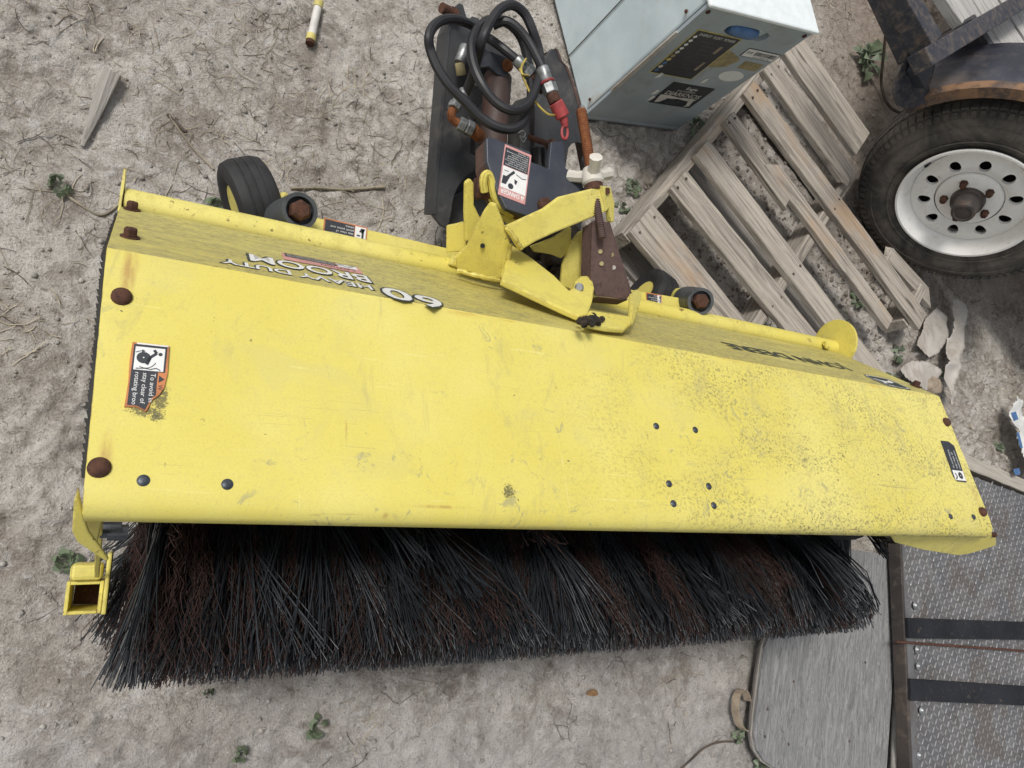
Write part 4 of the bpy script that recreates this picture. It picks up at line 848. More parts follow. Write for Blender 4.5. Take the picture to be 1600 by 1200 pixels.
    for s, t in ((.33, .33), (.36, .275), (.20, .47), (.62, .49)): b.prism([fp(s, t, .0068), fp(s+.03, t+.01, .0068), fp(s+.035, t+.04, .0068), fp(s+.01, t+.045, .0068)], fn*.002)
    b.obj('label_scrap', M_WHITE, cab)
    for s in (.04, .96): b = MB(); b.lathe(fp(s, .965, .006), fn, [(0, .006), (.003, .005)], 12); b.obj('screw', M_RUST, cab, True)
cabinet()

# ------------------------------------------------------------------ wood pieces
def board_mesh(L, w, t, seed, broken0=False, broken1=False, warp=.003):
    r = random.Random(seed); nseg = max(4, int(L/.05)); rings = []
    for i in range(nseg+1):
        x = L*i/nseg; k = [r.uniform(-.0018, .0018) for _ in range(6)]; sag = warp*math.sin(x*4+seed)
        ring = [(x, -w/2+k[0], -t+sag), (x, -w/2+k[0]*.6+.001, -.002+sag), (x, -w/2+.004, sag), (x, w/2-.004+k[2], sag+k[3]*.4), (x, w/2+k[4]-.001, -.002+sag), (x, w/2+k[4], -t+sag)]
        if (i == 0 and broken0) or (i == nseg and broken1):
            sg = 1 if i else -1; ring = [(p[0]+sg*r.uniform(-.035, .03), p[1], p[2]) for p in ring]
        rings.append(ring)
    b = MB(); b.rings(rings); return b
def place(d, up=(0, 0, 1), origin=(0, 0, 0)):
    d = _n(d); up = np.array(up, float); s = _n(np.cross(up, d)); u = np.cross(d, s)
    return Matrix(((d[0], s[0], u[0], origin[0]), (d[1], s[1], u[1], origin[1]), (d[2], s[2], u[2], origin[2]), (0, 0, 0, 1)))
def nails(parent, M, spots):
    b = MB()
    for x, y in spots: b.lathe((x, y, 0.0002), (0, 0, 1), [(-.002, .0026), (.0008, .0022)], 8)
    return b.obj('nail', M_RUST, parent, M=M) if False else None

# ------------------------------------------------------------------ PALLET
PZ = .125
O_ = P(985, 362, PZ); Vd = _n((.627, .779, 0)); Ud = np.array([Vd[1], -Vd[0], 0])
pal = thing('wooden_pallet', 'weathered grey wooden pallet with broken slats lying between the broom and the white wheel', 'pallet', tuple(O_+.5*Ud+.5*Vd-np.array([0, 0, PZ])))
NAIL = None
def add_nails(o, w, xs):
    global NAIL
    if NAIL is None:
        b = MB(); b.lathe((0, 0, 0), (0, 0, 1), [(-.002, .0042), (.0006, .0040)], 8); NAIL = mesh('nail', b.v, b.f, M_DARKW)
    for x in xs:
        for y in (-.27, .25):
            n_ = bpy.data.objects.new('nail', NAIL); COL.objects.link(n_); n_.parent = o; n_.location = (x+random.uniform(-.006, .006), w*(y+random.uniform(-.05, .05)), .0012)
def vof(q): p = P(*q, PZ)-O_; return float(p@Vd), float(p@Ud)
def slat(q0, q1, L, seed, u0=None, dz=0., b0=False, b1=False, ang=0., wmin=None):
    v0, ua = vof(q0); v1, ub = vof(q1); w = v1-v0 if wmin is None else wmin; us = (ua+ub)/2 if u0 is None else u0; vm = (v0+v1)/2
    d = Ud*math.cos(ang)+Vd*math.sin(ang); org = O_+Ud*us+Vd*vm+np.array([0, 0, dz])
    o = board_mesh(L, w, .019, seed, b0, b1).obj('deck_board', M_PALLET, pal, bevel=.001, M=place(d, origin=org))
    add_nails(o, w, [x for x in (.022-us if u0 is None else .022, .475-us, .955-us) if .01 < x < L-.01]); return o
slat((985, 362), (1021, 319), 1.005, 3, wmin=.125)
slat((1046, 291), (1076, 268), 1.0, 5, dz=.002)
slat((1087, 244), (1106, 216), 1.005, 8)
s4 = slat((1130, 188), (1151, 176), .30, 11, b1=True, ang=-.03); s4['label'] = 'short broken end of a deck board'
slat((1194, 258), (1213, 250), .68, 13, dz=-.001, b0=True)
slat((1156, 150), (1188, 120), 1.0, 17, wmin=.084)
s6 = slat((1190, 105), (1215, 92), .46, 19, b1=True, ang=-.02); s6['label'] = 'deck board broken off beside the wheel'
slat((1222, 79), (1254, 56), .42, 23, dz=.003)
for us in (.006, .475, .955):
    org = O_+Ud*us+Vd*(-.005 if us < .9 else .70)+np.array([0, 0, -.0205]); Ls = 1.0 if us < .9 else .20
    board_mesh(Ls, .038, .086, int(us*100)+31, warp=.001).obj('stringer', M_PALLET, pal, bevel=.002, M=place(Vd, origin=org))
for vm, seed in ((.05, 41), (.47, 42), (.90, 44)):
    org = O_+Ud*0.0+Vd*vm+np.array([0, 0, -PZ+.0165]); board_mesh(1.0 if vm < .8 else .5, .095, .016, seed).obj('bottom_board', M_GREYW, pal, bevel=.001, M=place(Ud, origin=org))
def loose(name, label, cat, q0, q1, w, t, z, mat, seed, b0=True, b1=True, group=None, up=(0, 0, 1)):
    a, c = P(*q0, z), P(*q1, z)
    o = board_mesh(np.linalg.norm(c-a), w, t, seed, b0, b1, .001).obj(name, mat, None, bevel=.001, M=place(c-a, up, a)); return tag(o, label, cat, group)
loose('broken_board', 'short splintered board leaning beside the bottom of the white wheel', 'board', (1390, 394), (1452, 462), .066, .018, .10, M_PALLET, 61)
# wedge stake on the dirt
b = MB(); a, c = G(174, 113, .016), G(127, 223, .010); d = c-a; Lw = np.linalg.norm(d); sd = _n(np.cross((0, 0, 1), d))
b.rings([[(0, -.017, -.018), (0, -.017, .004), (.004, 0, .009), (0, .017, .004), (0, .017, -.018)], [(Lw*.5, -.011, -.012), (Lw*.5, -.011, .003), (Lw*.5, .002, .006), (Lw*.5, .012, .002), (Lw*.5, .012, -.012)], [(Lw, -.003, -.006), (Lw, -.003, 0), (Lw, 0, .001), (Lw, .004, 0), (Lw, .004, -.006)]])
tag(b.obj('wooden_stake', M_GREYW, None, bevel=.001, M=place(d, origin=a)), 'pointed grey wooden stake lying on the bare dirt', 'stake')
# marker stick
mk = thing('marker_stick', 'small white stick with yellow ends lying on the dirt behind the broom', 'stick', G(490, 38))
a, c = G(498, 4, .014), G(483, 71, .014)
b = MB(); b.cyl(a+(c-a)*.14, a+(c-a)*.80, .0092, 14); b.obj('shaft', M_TUBEW, mk, True)
b = MB(); b.cyl(a, a+(c-a)*.145, .0108, 14); b.obj('yellow_end', M_TUBEY, mk, True)
b = MB(); b.cyl(a+(c-a)*.795, a+(c-a)*.93, .0108, 14); b.obj('yellow_end', M_TUBEY, mk, True)
b = MB(); b.cyl(a+(c-a)*.925, c, .0098, 14); b.obj('rusty_tip', M_RUST, mk, True)

# ------------------------------------------------------------------ TRAILER with its wheel
WC = np.array([2.216, 1.026, .34]); WU = np.array([math.cos(-.627), math.sin(-.627), 0]); WN = np.array([math.sin(-.627), -math.cos(-.627), 0])   # WN points out of the wheel
tr = thing('utility_trailer', 'dusty black utility trailer with white steel wheel, rusty fender and bleached plank deck', 'trailer', (WC[0]+.6, WC[1]+.8, 0))
def wheel():
    ax = WN; c = WC-WN*.10; R_ = .335; h = .10
    b = MB(); prof = [(h*.86, .195), (h*.98, .215), (h*1.06, .245), (h*1.02, .283), (h*.90, .308), (h*.76, .322), (h*.55, R_-.003), (0, R_)]
    b.lathe(c, ax, prof+[(-d, r) for d, r in prof[-2::-1]], 72, (False, False)); ty = b.obj('tyre', M_TYRE, tr, True)
    # tread blocks: rows of raised ribs round the tread, and shoulder lugs
    b = MB(); u = WU; zz = np.array([0, 0, 1.])
    for k in range(84):
        a = 2*math.pi*k/84; er = u*math.cos(a)+zz*math.sin(a); et = -u*math.sin(a)+zz*math.cos(a)
        for off, wd, ts in ((.068, .030, .80), (.026, .032, .86), (-.018, .034, .86), (-.064, .034, .80)):
            rr = R_-.004-.10*max(0, abs(off)-.045)**1.1*4
            b.box(c+er*(rr+.0005)+ax*off, wd, 2*math.pi*R_/84*ts, .010, [_n(ax-er*.25*math.copysign(1, off)*(abs(off) > .05)), _n(et+.35*ax*(1 if k % 2 else -1)*0), er])
        b.box(c+er*.310+ax*h*.915, .004, .014, .018, [_n(ax+er*.35), et, _n(er-ax*.35)])
    o = b.obj('tread_blocks', M_TYRE, ty); o['kind'] = 'stuff'
    # raised sidewall lettering
    b = MB()
    for r0, a0 in ((.262, 3.4), (.262, .2)):
        b.tube([c+ax*h*1.062+(u*math.cos(a)+zz*math.sin(a))*.228 for a in np.linspace(0, 2*math.pi, 64, endpoint=False)], .002, 5, True)
        b.tube([c+ax*h*1.03+(u*math.cos(a)+zz*math.sin(a))*.280 for a in np.linspace(0, 2*math.pi, 64, endpoint=False)], .0018, 5, True); break
    b.obj('sidewall_ring', M_TYRE, ty, True)
    # rim with ten holes
    f0 = WC-WN*.0
    b = MB(); dsk = []
    prof = [(.004, .2045), (.010, .203), (.010, .197), (-.002, .188), (-.020, .181), (-.034, .174), (-.040, .168)]
    b.lathe(f0, ax, prof, 64, (False, False)); b.lathe(f0, ax, [(-.14, .170), (-.04, .168)], 48, (False, False)); rim = b.obj('rim', M_RIM, tr, True)
    # disc made of cells round each hole
    b = MB(); hr = .0165; rc = .126; ri, ro = .098, .168; nn = 16
    def dz(r): return -.040+.016*math.exp(-((r-.125)/.03)**2)
    for k in range(10):
        a0 = 2*math.pi*(k+.5)/10+.12
        outer = [];
        for i in range(nn):
            t = 2*math.pi*i/nn; outer.append((math.cos(t), math.sin(t)))
        ang = math.pi/10; V1 = []; V2 = []; V3 = []
        for (cx, cy) in outer:
            m_ = max(abs(cx), abs(cy)); sx, sy = cx/m_, cy/m_
            r_ = rc+((ro-rc) if sx > 0 else (rc-ri))*sx; aa = a0+ang*sy; er = u*math.cos(aa)+zz*math.sin(aa); V1.append(f0+er*r_+ax*dz(r_))
            r2 = rc+hr*cx*1.15; aa2 = a0+hr*cy/rc; er2 = u*math.cos(aa2)+zz*math.sin(aa2); V2.append(f0+er2*r2+ax*dz(r2)); V3.append(f0+er2*r2+ax*(dz(r2)-.012))
        fs = []
        for i in range(nn): j = (i+1) % nn; fs += [(i, j, nn+j, nn+i), (nn+i, nn+j, 2*nn+j, 2*nn+i)]
        b.add(V1+V2+V3, fs)
    b.lathe(f0, ax, [(-.040, .098), (-.026, .092), (-.022, .084), (-.022, .040)], 48, (False, False))
    b.obj('wheel_disc', M_RIM, rim, True)
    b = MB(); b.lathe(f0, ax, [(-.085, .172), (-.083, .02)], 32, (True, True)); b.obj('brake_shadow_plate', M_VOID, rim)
    b = MB(); b.lathe(f0, ax, [(-.024, .050), (-.006, .047), (-.004, .040), (.030, .036), (.044, .033), (.046, .026), (.043, .022), (.046, .010)], 28); b.obj('hub_cap', M_HUB, rim, True)
    for k in range(5):
        a = 2*math.pi*k/5+math.pi/2; p = f0+(u*math.cos(a)+zz*math.sin(a))*.0665
        b = MB(); b.lathe(p-ax*.022, ax, [(0, .0135), (.004, .0115), (.018, .0105), (.022, .007)], 6); b.obj('lug_nut', M_RUST, rim, bevel=.001)
    a = math.radians(190); p = f0+(u*math.cos(a)+zz*math.sin(a))*.178-ax*.028; b = MB(); b.lathe(p, _n(ax-u*.2), [(0, .006), (.022, .0055), (.03, .004)], 10); b.obj('valve_stem', M_RUB, rim, True)
wheel()
# fender: a curved band over the tyre
b = MB(); fw0, fw1 = .015, -.215; rf = .405; prof = []
for a in np.linspace(math.radians(6), math.radians(176), 34):
    er = WU*math.cos(a)+np.array([0, 0, 1.])*math.sin(a); c = WC
    prof.append([c+er*(rf-.03)+WN*fw0, c+er*rf+WN*fw0, c+er*(rf+.006)+WN*(fw0-.02), c+er*(rf+.008)+WN*(fw0-.10), c+er*(rf+.006)+WN*fw1, c+er*(rf-.004)+WN*fw1, c+er*(rf-.004)+WN*(fw0-.006), c+er*(rf-.03)+WN*(fw0-.005)])
b.rings(prof); b.obj('fender', M_FEND, tr, True)
b = MB(); b.rings([[p[0]+WN*.003, p[1]+WN*.003+(p[1]-p[0])*.05, p[2]+(p[2]-WC)*.006, p[2]+(p[2]-WC)*.001, p[0]+WN*.001] for p in prof]); b.obj('fender_lip', M_LIP, tr, True)
TZ_ = .56
plate('fender_bracket', [(1430, 58, .50), (1449, 72, .50), (1462, 103, .48), (1452, 140, .44), (1446, 162, .42), (1420, 171, .40), (1402, 165, .40), (1395, 142, .42)], .006, M_TRAIL, tr)
plate('tube_end', [(1447, 82, .51), (1459, 104, .49), (1446, 139, .46), (1432, 112, .48)], .03, M_SLATE, tr, .002)
def tbar(name, q0, q1, w, h, mat): a, c = P(*q0), P(*q1); return bar(name, a, c, w, h, mat, tr, .003)
tbar('side_rail', (1452, 88, .585), (1640, -24, .585), .050, .05, M_TRAIL)
tbar('front_rail', (1466, 62, .56), (1390, -70, .56), .072, .06, M_TRAIL)
tbar('lower_rail', (1438, 82, .47), (1372, -60, .47), .03, .06, M_TRAIL)
for i in range(9):                  # deck planks run along the trailer
    org = np.array([WC[0], WC[1], .50])+WU*(-.60+random.uniform(-.006, .006))-WN*(.305+i*.142)
    board_mesh(2.4, .137, .03, 80+i, warp=.001).obj('deck_plank', M_DECK, tr, bevel=.002, M=place(WU, origin=org+np.array([0, 0, random.uniform(-.003, .003)])))
# dark lower frame and axle behind the wheel
b = MB(); b.cyl(WC-WN*.06, WC-WN*1.2, .03, 12); b.obj('axle', M_BRBLK, tr, True)
b = MB(); b.box(WC-WN*.245+np.array([0, 0, .09])+WU*.35, 1.6, .03, .20, [WU, WN, (0, 0, 1)]); b.obj('side_frame', M_TRAIL, tr, bevel=.003)
cb = MB(); cb.tube(spline([P(x, y, z) for x, y, z in ((1386, -40, .30), (1385, 0, .22), (1384, 50, .14), (1379, 100, .07), (1377, 128, .03), (1382, 152, .02), (1394, 170, .02), (1412, 178, .03))], 6), .0055, 8)
tag(cb.obj('hanging_cable', M_DARKW, None, True), 'dark rusty cable hanging down to the soil in front of the trailer corner', 'cable')

# ------------------------------------------------------------------ STEEL RAMP, plywood, timber
RZ = .10
rp = thing('steel_ramp', 'worn diamond plate steel ramp with black crossbars and a dark rusted edge', 'ramp', tuple(P(1520, 1000, 0)))
q = [P(1422, 1215, RZ), P(1409, 935, RZ), P(1404, 838, RZ), P(1440, 700, RZ), P(1660, 812, RZ), P(1680, 1230, RZ)]
q[0] = q[1]+(q[0]-q[1])*1.6; q[5] = q[0]+np.array([1.25, -.05, 0]); q[3] = P(1400, 700, RZ); q[4] = q[3]+(P(1600, 774, RZ)-P(1400, 700, RZ))*2.2
b = MB(); b.prism(q, (0, 0, -.008)); b.obj('tread_plate', M_STEEL, rp)
# raised lugs in alternating directions
poly = np.array([p[:2] for p in q])
def inside(x, y):
    c = False; n = len(poly)
    for i in range(n):
        (x0, y0), (x1, y1) = poly[i], poly[i-1]
        if (y0 > y) != (y1 > y) and x < (x1-x0)*(y-y0)/(y1-y0)+x0: c = not c
    return c
lv = []; lf = []; pit = .0195; e1 = _n((.95, .10, 0)); e2 = np.array([-e1[1], e1[0], 0]); o0 = q[1]
for i in range(-70, 80):
    for j in range(-70, 60):
        c = o0+e1*(i*pit)+e2*(j*pit)
        if not inside(c[0], c[1]) or not inside(c[0]-.02, c[1]) or c[0] > 3.15: continue
        a = math.radians(48 if (i+j) % 2 else -42)+random.uniform(-.05, .05); d = e1*math.cos(a)+e2*math.sin(a); s = np.array([-d[1], d[0], 0]); L_, w_ = .0118, .0036; k = len(lv); zb = np.array([0, 0, .0005]); zt_ = np.array([0, 0, .0026])
        lv += [c-d*L_+zb, c-d*L_*.35+s*w_+zb, c+d*L_*.35+s*w_+zb, c+d*L_+zb, c+d*L_*.35-s*w_+zb, c-d*L_*.35-s*w_+zb, c-d*L_*.55+zt_, c+d*L_*.55+zt_]
        lf += [(k, k+6, k+1), (k+1, k+6, k+7), (k+1, k+7, k+2), (k+2, k+7, k+3), (k+3, k+7, k+4), (k+4, k+7, k+6), (k+4, k+6, k+5), (k+5, k+6, k)]
o = link('tread_lugs', fast_mesh('tread_lugs', np.array(lv), np.array(lf), M_LUG, False), rp); o['kind'] = 'stuff'
# edge angle, crossbars, bolts
d_ = _n(q[1]-q[0]); s_ = np.array([-d_[1], d_[0], 0]); s_ = s_ if s_[0] < 0 else -s_
b = MB(); b.box((q[0]+P(1406, 850, RZ))/2+s_*.004+np.array([0, 0, -.012]), np.linalg.norm(q[0]-P(1406, 850, RZ)), .012, .040, [d_, s_, (0, 0, 1)]); b.obj('edge_angle', M_DARKST, rp, bevel=.002)
b = MB(); b.box((q[0]+q[1])/2-s_*.018+np.array([0, 0, .004]), np.linalg.norm(q[0]-q[1]), .030, .006, [d_, s_, (0, 0, 1)]); b.obj('edge_strip', M_STEEL, rp, bevel=.001)
for (y0, y1, xs, xe_) in (((965, 998), (968, 1003), 1420, 1640), ((1060, 1096), (1068, 1106), 1424, 1640)):
    a, c = P(xs, sum(y0)/2, RZ+.02), P(xe_, sum(y1)/2+(sum(y1)-sum(y0))*.15, RZ+.02); wd = np.linalg.norm(P(xs, y0[0], RZ)-P(xs, y0[1], RZ)); bar('crossbar', a, c, wd*.92, .018, M_BAR, rp, .002)
a, c = P(1402, 1003, RZ+.012), P(1640, 1020, RZ+.012); bar('rusty_rod', a, c, .007, .008, M_RUST, rp, .001)
for x, y in ((1430, 946), (1433, 1015), (1435, 1041), (1440, 1110), (1436, 1180)):
    p = P(x, y, RZ+.007); b = MB(); b.lathe(p, (0, 0, 1), [(0, .0125), (.002, .0125), (.004, .009), (.0075, .005)], 18); b.obj('carriage_bolt', M_ZINC, rp, True)
b = MB(); b.tube([P(1404, 1045, .05), P(1398, 1215, .05)], .014, 12); tag(b.obj('grey_pipe', M_PEB, None, True), 'grey pipe lying in the gap between the plywood and the steel ramp', 'pipe')
# plywood sheet with a rounded corner, three plies
ply = thing('plywood_sheet', 'grey peeling plywood sheet with a rounded corner under the brush end', 'plywood', tuple(P(1290, 1100, 0)))
PZ2 = .055
pc = [P(1205, 985, PZ2), P(1195, 1012, PZ2), P(1181, 1120, PZ2)]+[P(x, y, PZ2) for x, y in ((1179, 1150), (1183, 1172), (1195, 1190), (1215, 1203), (1240, 1215))]
pc += [P(1240, 1290, PZ2), P(1378, 1290, PZ2), P(1386, 1195, PZ2), P(1403, 950, PZ2), P(1409, 870, PZ2), P(1260, 850, PZ2)]
M0 = place((pc[2]-pc[1]), origin=pc[1]); Mi = M0.inverted()
for k, (dz0, off, m) in enumerate(((0., 0., M_PLY), (-.0092, .004, M_GREYW), (-.0184, -.002, M_GREYW))):
    cen = sum(pc)/len(pc); b = MB(); pts = [np.array(Mi @ Vector(p+(_n(p-cen)*off)+np.array([0, 0, dz0]))) for p in pc]; b.prism(pts, (0, 0, -.009)); b.obj('ply', m, ply, M=M0, bevel=.001)
for x, y in ((1199, 1108), (1195, 1151), (1232, 1163), (1240, 1065), (1327, 1158), (1352, 1035)):
    p = P(x, y, PZ2); b = MB(); b.lathe(p, (0, 0, 1), [(-.003, .0045), (.0006, .0042)], 10); b.obj('nail', M_DARKW, ply)
# timber behind the ramp
loose('timber', 'pale split timber lying along the back edge of the diamond plate ramp', 'timber', (1490, 712), (1670, 788), .052, .05, .085, M_SPLIT, 71, False, False)

# ------------------------------------------------------------------ litter: sheets, bag, strips
def crumple(name, label, cat, outline, mat, z0, amp, seed, th=.0015, n=40, parts=None):
    pts = [P(x, y, z0) for x, y in outline]; po = np.array([p[:2] for p in pts]); lo, hi = po.min(0), po.max(0)
    def ins(x, y):
        c = False
        for i in range(len(po)):
            (x0, y0), (x1, y1) = po[i], po[i-1]
            if (y0 > y) != (y1 > y) and x < (x1-x0)*(y-y0)/(y1-y0)+x0: c = not c
        return c
    step = max(hi-lo)/n; xs = np.arange(lo[0], hi[0]+step, step); ys = np.arange(lo[1], hi[1]+step, step); idx = {}; V = []; fs = []
    r = np.random.default_rng(seed); jit = r.uniform(-.2, .2, (len(xs), len(ys), 2))*step
    XX, YY = np.meshgrid(xs, ys, indexing='ij'); H_ = z0+amp*(1-np.abs(vnoise(XX*9+seed, YY*9, seed)*2-1))+amp*.35*vnoise(XX*31, YY*31+seed, seed+1)
    for i in range(len(xs)-1):
        for j in range(len(ys)-1):
            if not ins(xs[i]+step/2, ys[j]+step/2): continue
            f = []
            for a, c in ((i, j), (i+1, j), (i+1, j+1), (i, j+1)):
                if (a, c) not in idx: idx[(a, c)] = len(V); V.append((xs[a]+jit[a, c, 0], ys[c]+jit[a, c, 1], H_[a, c]))
                f.append(idx[(a, c)])
            fs.append(tuple(f))
    me = mesh(name, V, fs, mat, True); o = link(name, me); m = o.modifiers.new('thick', 'SOLIDIFY'); m.thickness = th; tag(o, label, cat); return o
crumple('plastic_sheet', 'long dirty strip of plastic sheet standing in folds beside the pallet corner', 'plastic', [(1478, 468), (1497, 476), (1496, 530), (1489, 565), (1488, 590), (1478, 640), (1470, 618), (1466, 575), (1474, 545), (1478, 510)], M_SHEET, .030, .030, 3)
crumple('plastic_scrap', 'flat pale plastic scrap lying below the ends of the pallet boards', 'plastic', [(1440, 500), (1460, 482), (1474, 495), (1476, 530), (1462, 552), (1446, 560), (1428, 540)], M_SHEET, .02, .015, 5)
crumple('torn_plastic_piece', 'torn pale piece of plastic right behind the far hood corner', 'plastic', [(1402, 578), (1420, 565), (1448, 566), (1466, 582), (1458, 598), (1443, 612), (1420, 596)], M_SHEET, .02, .014, 7)
bagw = crumple('plastic_bag', 'crumpled white plastic bag with blue print near the end of the timber', 'bag', [(1562, 632), (1574, 620), (1582, 640), (1592, 660), (1612, 690), (1612, 740), (1590, 742), (1578, 715), (1566, 670)], M_BAG, .03, .045, 9)
b = MB()
for qq in ([(1579, 645), (1587, 643), (1591, 655), (1584, 658)], [(1588, 676), (1592, 676), (1598, 700), (1594, 700)], [(1583, 733), (1592, 731), (1594, 741), (1586, 743)]): b = MB(); b.prism([P(x, y, .105) for x, y in qq], (0, 0, .001)); b.obj('blue_print', M_BLUE, bagw)

bm_ = MB()
cs = G(1143, 1105, .01); path = [cs+np.array([.03*math.cos(a)+.006*a/3, .05*math.sin(a), .010+.006*a/3]) for a in np.linspace(.4, 4.6, 16)]
for p0, p1 in zip(path, path[1:]): bm_.prism([p0, p1, p1+np.array([.004, 0, .022]), p0+np.array([.004, 0, .022])], (.0015, .0015, 0))
tag(bm_.obj('plastic_strip', M_TAN, None), 'curled tan plastic strip beside the plywood edge', 'strip')
rb = MB(); rb.tube(spline([G(x, y, .006) for x, y in ((1062, 1205), (1078, 1186), (1100, 1168), (1128, 1159), (1160, 1160))], 6), .0028, 6)
tag(rb.obj('bent_twig', M_DARKW, None, True), 'dark bent twig curving on the dirt towards the plywood corner', 'twig')
for i, (pts, lab_, r_) in enumerate((
    ([(455, 292), (500, 290), (545, 294), (600, 292)], 'long pale root lying on the dirt between the caster and the hitch', .004),
    ([(100, 300), (125, 318), (160, 333), (196, 306)], 'thin grey twig ending at the rear corner of the hood', .0026),
    ([(262, 172), (285, 195), (292, 200)], 'short thick twig near the wooden stake', .0035),
    ([(265, 175), (300, 222), (335, 260)], 'straight grey twig slanting over the dirt left of the caster', .0022))):
    m = MB(); m.tube(spline([G(x, y, .004) for x, y in pts], 6), r_, 6); tag(m.obj('twig', M_DARKW if i == 2 else M_STRAW, None, True), lab_, 'twig', 'twigs on the dirt')
dl = MB(); dl.prism([G(925+9*math.cos(a), 1082+6*math.sin(a), .006+.004*math.sin(2*a)) for a in np.linspace(0, 6.28, 9, endpoint=False)], (0, 0, .0012)); tag(dl.obj('dry_leaf', M_DRYLEAF, None), 'single brown dry leaf on the pale dirt in front of the brush', 'leaf')
rc_ = MB(); p = P(1455, 603, .02); rc_.rings([[p+np.array([.05*math.cos(a)*k, .04*math.sin(a)*k, h_]) for a in np.linspace(0, 6.28, 7, endpoint=False)] for k, h_ in ((.7, -.03), (1, .0), (.8, .02), (.3, .028))]); tag(rc_.obj('stone', M_TAN, None, bevel=.004), 'brown angular stone behind the far hood corner', 'stone')

# ------------------------------------------------------------------ weeds
def weed(px, py, size, n, label, seed, ratio=.42, tall=.7):
    r = random.Random(seed); p = G(px, py); size *= .66; n = int(n*1.5); root = thing('weed', label, 'weed', tuple(p), 'green weeds in the dirt')
    st = MB(); lf = MB()
    for i in range(n):
        a = r.uniform(0, 6.28); el = r.uniform(.15, 1.1)*tall; L = size*r.uniform(.55, 1.1); d = np.array([math.cos(a)*math.cos(el), math.sin(a)*math.cos(el), math.sin(el)]); s = np.array([-math.sin(a), math.cos(a), 0.]); up = np.cross(d, s)
        b0 = p+d*L*.35+np.array([0, 0, .004]); st.tube([p, b0], size*.018, 5)
        tip = b0+d*L*.65; tip[2] -= L*.18; w = L*ratio*.5; mid = b0+d*L*.3+np.array([0, 0, .008]); m2 = b0+d*L*.5
        lf.add([b0, mid-s*w*.9+up*w*.2, mid, mid+s*w*.9+up*w*.2, m2-s*w*.65+up*w*.15, m2-up*w*.05, m2+s*w*.65+up*w*.15, tip], [(0, 2, 1), (0, 3, 2), (1, 2, 5, 4), (2, 3, 6, 5), (4, 5, 7), (5, 6, 7)])
    st.obj('stem', M_LEAF, root); lf.obj('leaves', M_LEAF, root, True)
for k, a in enumerate(((1345, 98, .15, 20, 'leafy green weed on the brown soil between the cabinet and the trailer', 1), (1084, 203, .07, 16, 'small green weed growing under the corner of the metal cabinet', 2),
    (984, 296, .05, 12, 'small weed on the dirt right of the wing nut', 3), (972, 325, .045, 10, 'tiny weed between the wing nut and the pallet corner', 4), (104, 876, .045, 16, 'low weed beside the yellow socket tube', 5),
    (495, 1135, .042, 9, 'dark leafy weed in front of the brush, nearest to the middle', 6), (378, 1180, .03, 10, 'faint weed at the bottom edge of the picture left of the dark leafy weed', 7), (325, 1085, .02, 6, 'tiny weed at the tips of the bristles', 8),
    (1398, 552, .07, 12, 'weed growing through the ends of the pallet boards', 9), (1388, 598, .06, 9, 'weed between the last pallet board and the hood', 10), (1462, 588, .07, 9, 'weed beside the folds of the plastic sheet', 11),
    (1185, 1188, .06, 10, 'weed at the rounded corner of the plywood', 12), (1335, 470, .06, 14, 'weed in the gap of the pallet next to the white wheel', 13), (310, 421, .02, 6, 'tiny dark weed left of the hood', 14), (92, 290, .04, 7, 'faint grey green weed left of the hood rear corner', 15),
    (340, 322, .05, 12, 'pale weed in front of the near caster wheel', 16), (1560, 700, .05, 10, 'green weed in the dead grass near the plastic bag', 17), (1150, 1145, .05, 10, 'weed under the edge of the plywood', 18), (1380, 385, .06, 14, 'green weed against the tyre beside the pallet', 19))):
    weed(*a, ratio=.5 if a[2] > .1 else .6)

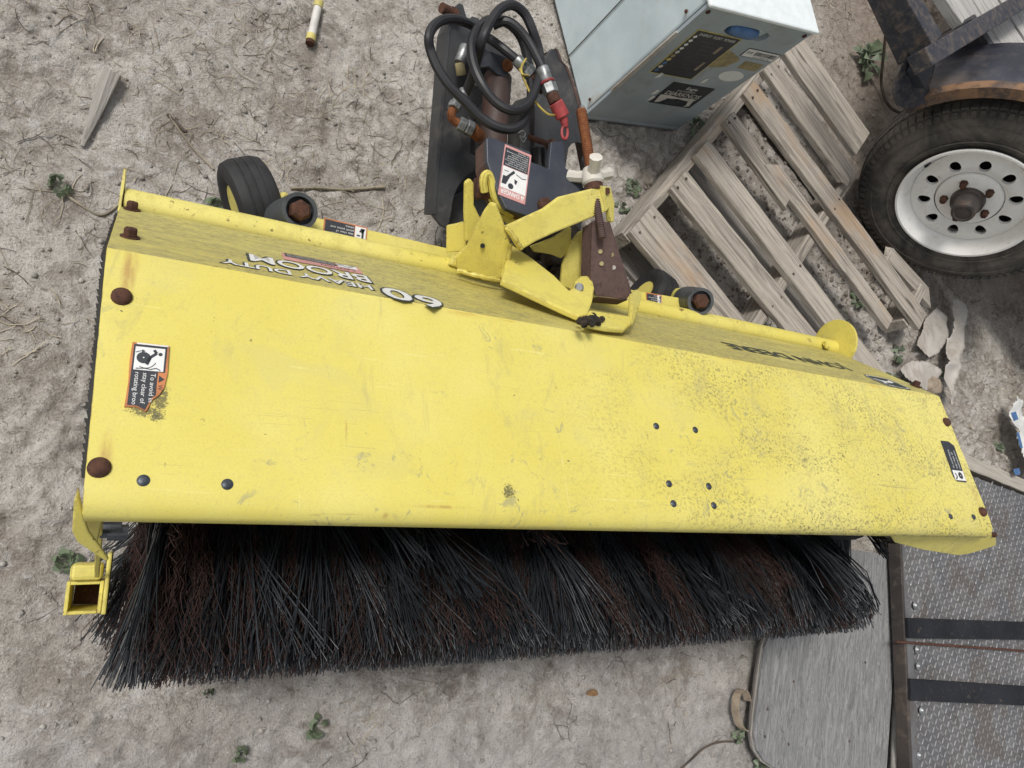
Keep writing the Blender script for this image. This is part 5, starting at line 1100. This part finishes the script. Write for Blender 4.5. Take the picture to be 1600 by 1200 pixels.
# ------------------------------------------------------------------ straw and pebbles (nobody could count them)
def straw(n):
    cx = rng.uniform(-.6, 3.7, n*3); cy = rng.uniform(-.8, 2.5, n*3); dn = vnoise(cx*2.3+1, cy*2.3+7, 21)*.7+.5*vnoise(cx*7, cy*7, 22); dn = dn+np.where((cx > 2.0) & (cy > .2) & (cy < .95), .35, 0)+np.where(cy > .55, .06, 0)-np.where(cy < -.2, .10, 0)
    k = np.argsort(-(dn+rng.normal(0, .11, n*3)))[:n]; cx, cy = cx[k], cy[k]
    L = rng.gamma(1.6, .014, n)+.010; a = rng.uniform(0, 6.28, n); bd = rng.normal(0, .5, n); w = rng.uniform(.0004, .0010, n)
    V = np.zeros((n, 4, 2, 3)); s = np.linspace(-.5, .5, 4)
    for i in range(4):
        aa = a+bd*s[i]; x = cx+np.cos(aa)*L*s[i]; y = cy+np.sin(aa)*L*s[i]; z = ground_h(x, y)+.002+.010*rng.random(n)*(i in (0, 3))
        V[:, i, 0] = np.stack([x-np.sin(aa)*w, y+np.cos(aa)*w, z], -1); V[:, i, 1] = np.stack([x+np.sin(aa)*w, y-np.cos(aa)*w, z+.0006], -1)
    base = np.arange(n)[:, None]*8; Fc = np.concatenate([np.stack([base[:, 0]+2*i, base[:, 0]+2*i+1, base[:, 0]+2*i+3, base[:, 0]+2*i+2], -1) for i in range(3)])
    o = link('straw_litter', fast_mesh('straw', V.reshape(-1, 3), Fc, [M_STRAW, M_DARKW], False, np.tile(rng.random(n) < .16, 3).astype(int))); o['kind'] = 'stuff'; o['label'] = 'dry straw and grass bits scattered over the dirt'; o['category'] = 'straw'
straw(8500)
def pebbles(n, name='dirt_crumbs', label='small clods and pebbles on the dirt', region=None, big=1., mats=None):
    t = (1+5**.5)/2; ico = np.array([(-1, t, 0), (1, t, 0), (-1, -t, 0), (1, -t, 0), (0, -1, t), (0, 1, t), (0, -1, -t), (0, 1, -t), (t, 0, -1), (t, 0, 1), (-t, 0, -1), (-t, 0, 1)])/1.9
    fc = np.array([(0, 11, 5), (0, 5, 1), (0, 1, 7), (0, 7, 10), (0, 10, 11), (1, 5, 9), (5, 11, 4), (11, 10, 2), (10, 7, 6), (7, 1, 8), (3, 9, 4), (3, 4, 2), (3, 2, 6), (3, 6, 8), (3, 8, 9), (4, 9, 5), (2, 4, 11), (6, 2, 10), (8, 6, 7), (9, 8, 1)])
    x = rng.uniform(-.6, 3.6, n); y = rng.uniform(-.8, 2.4, n); r = np.minimum(.0016+rng.gamma(1.3, .0013, n), .0062)*big
    if region: x, y = region(n)
    z = ground_h(x, y)+r*.25
    V = ico[None]*(r[:, None, None]*rng.uniform(.6, 1.25, (n, 12, 1)))*np.array([1, 1, .7])+np.stack([x, y, z], -1)[:, None]
    Fc = (np.arange(n)[:, None, None]*12+fc[None]).reshape(-1, 3)
    o = link(name, fast_mesh(name, V.reshape(-1, 3), Fc, mats or [M_PEB, M_GROUND], True, np.repeat((rng.random(n) < .7).astype(int), 20))); o['kind'] = 'stuff'; o['label'] = label; o['category'] = 'pebbles'
pebbles(9000)
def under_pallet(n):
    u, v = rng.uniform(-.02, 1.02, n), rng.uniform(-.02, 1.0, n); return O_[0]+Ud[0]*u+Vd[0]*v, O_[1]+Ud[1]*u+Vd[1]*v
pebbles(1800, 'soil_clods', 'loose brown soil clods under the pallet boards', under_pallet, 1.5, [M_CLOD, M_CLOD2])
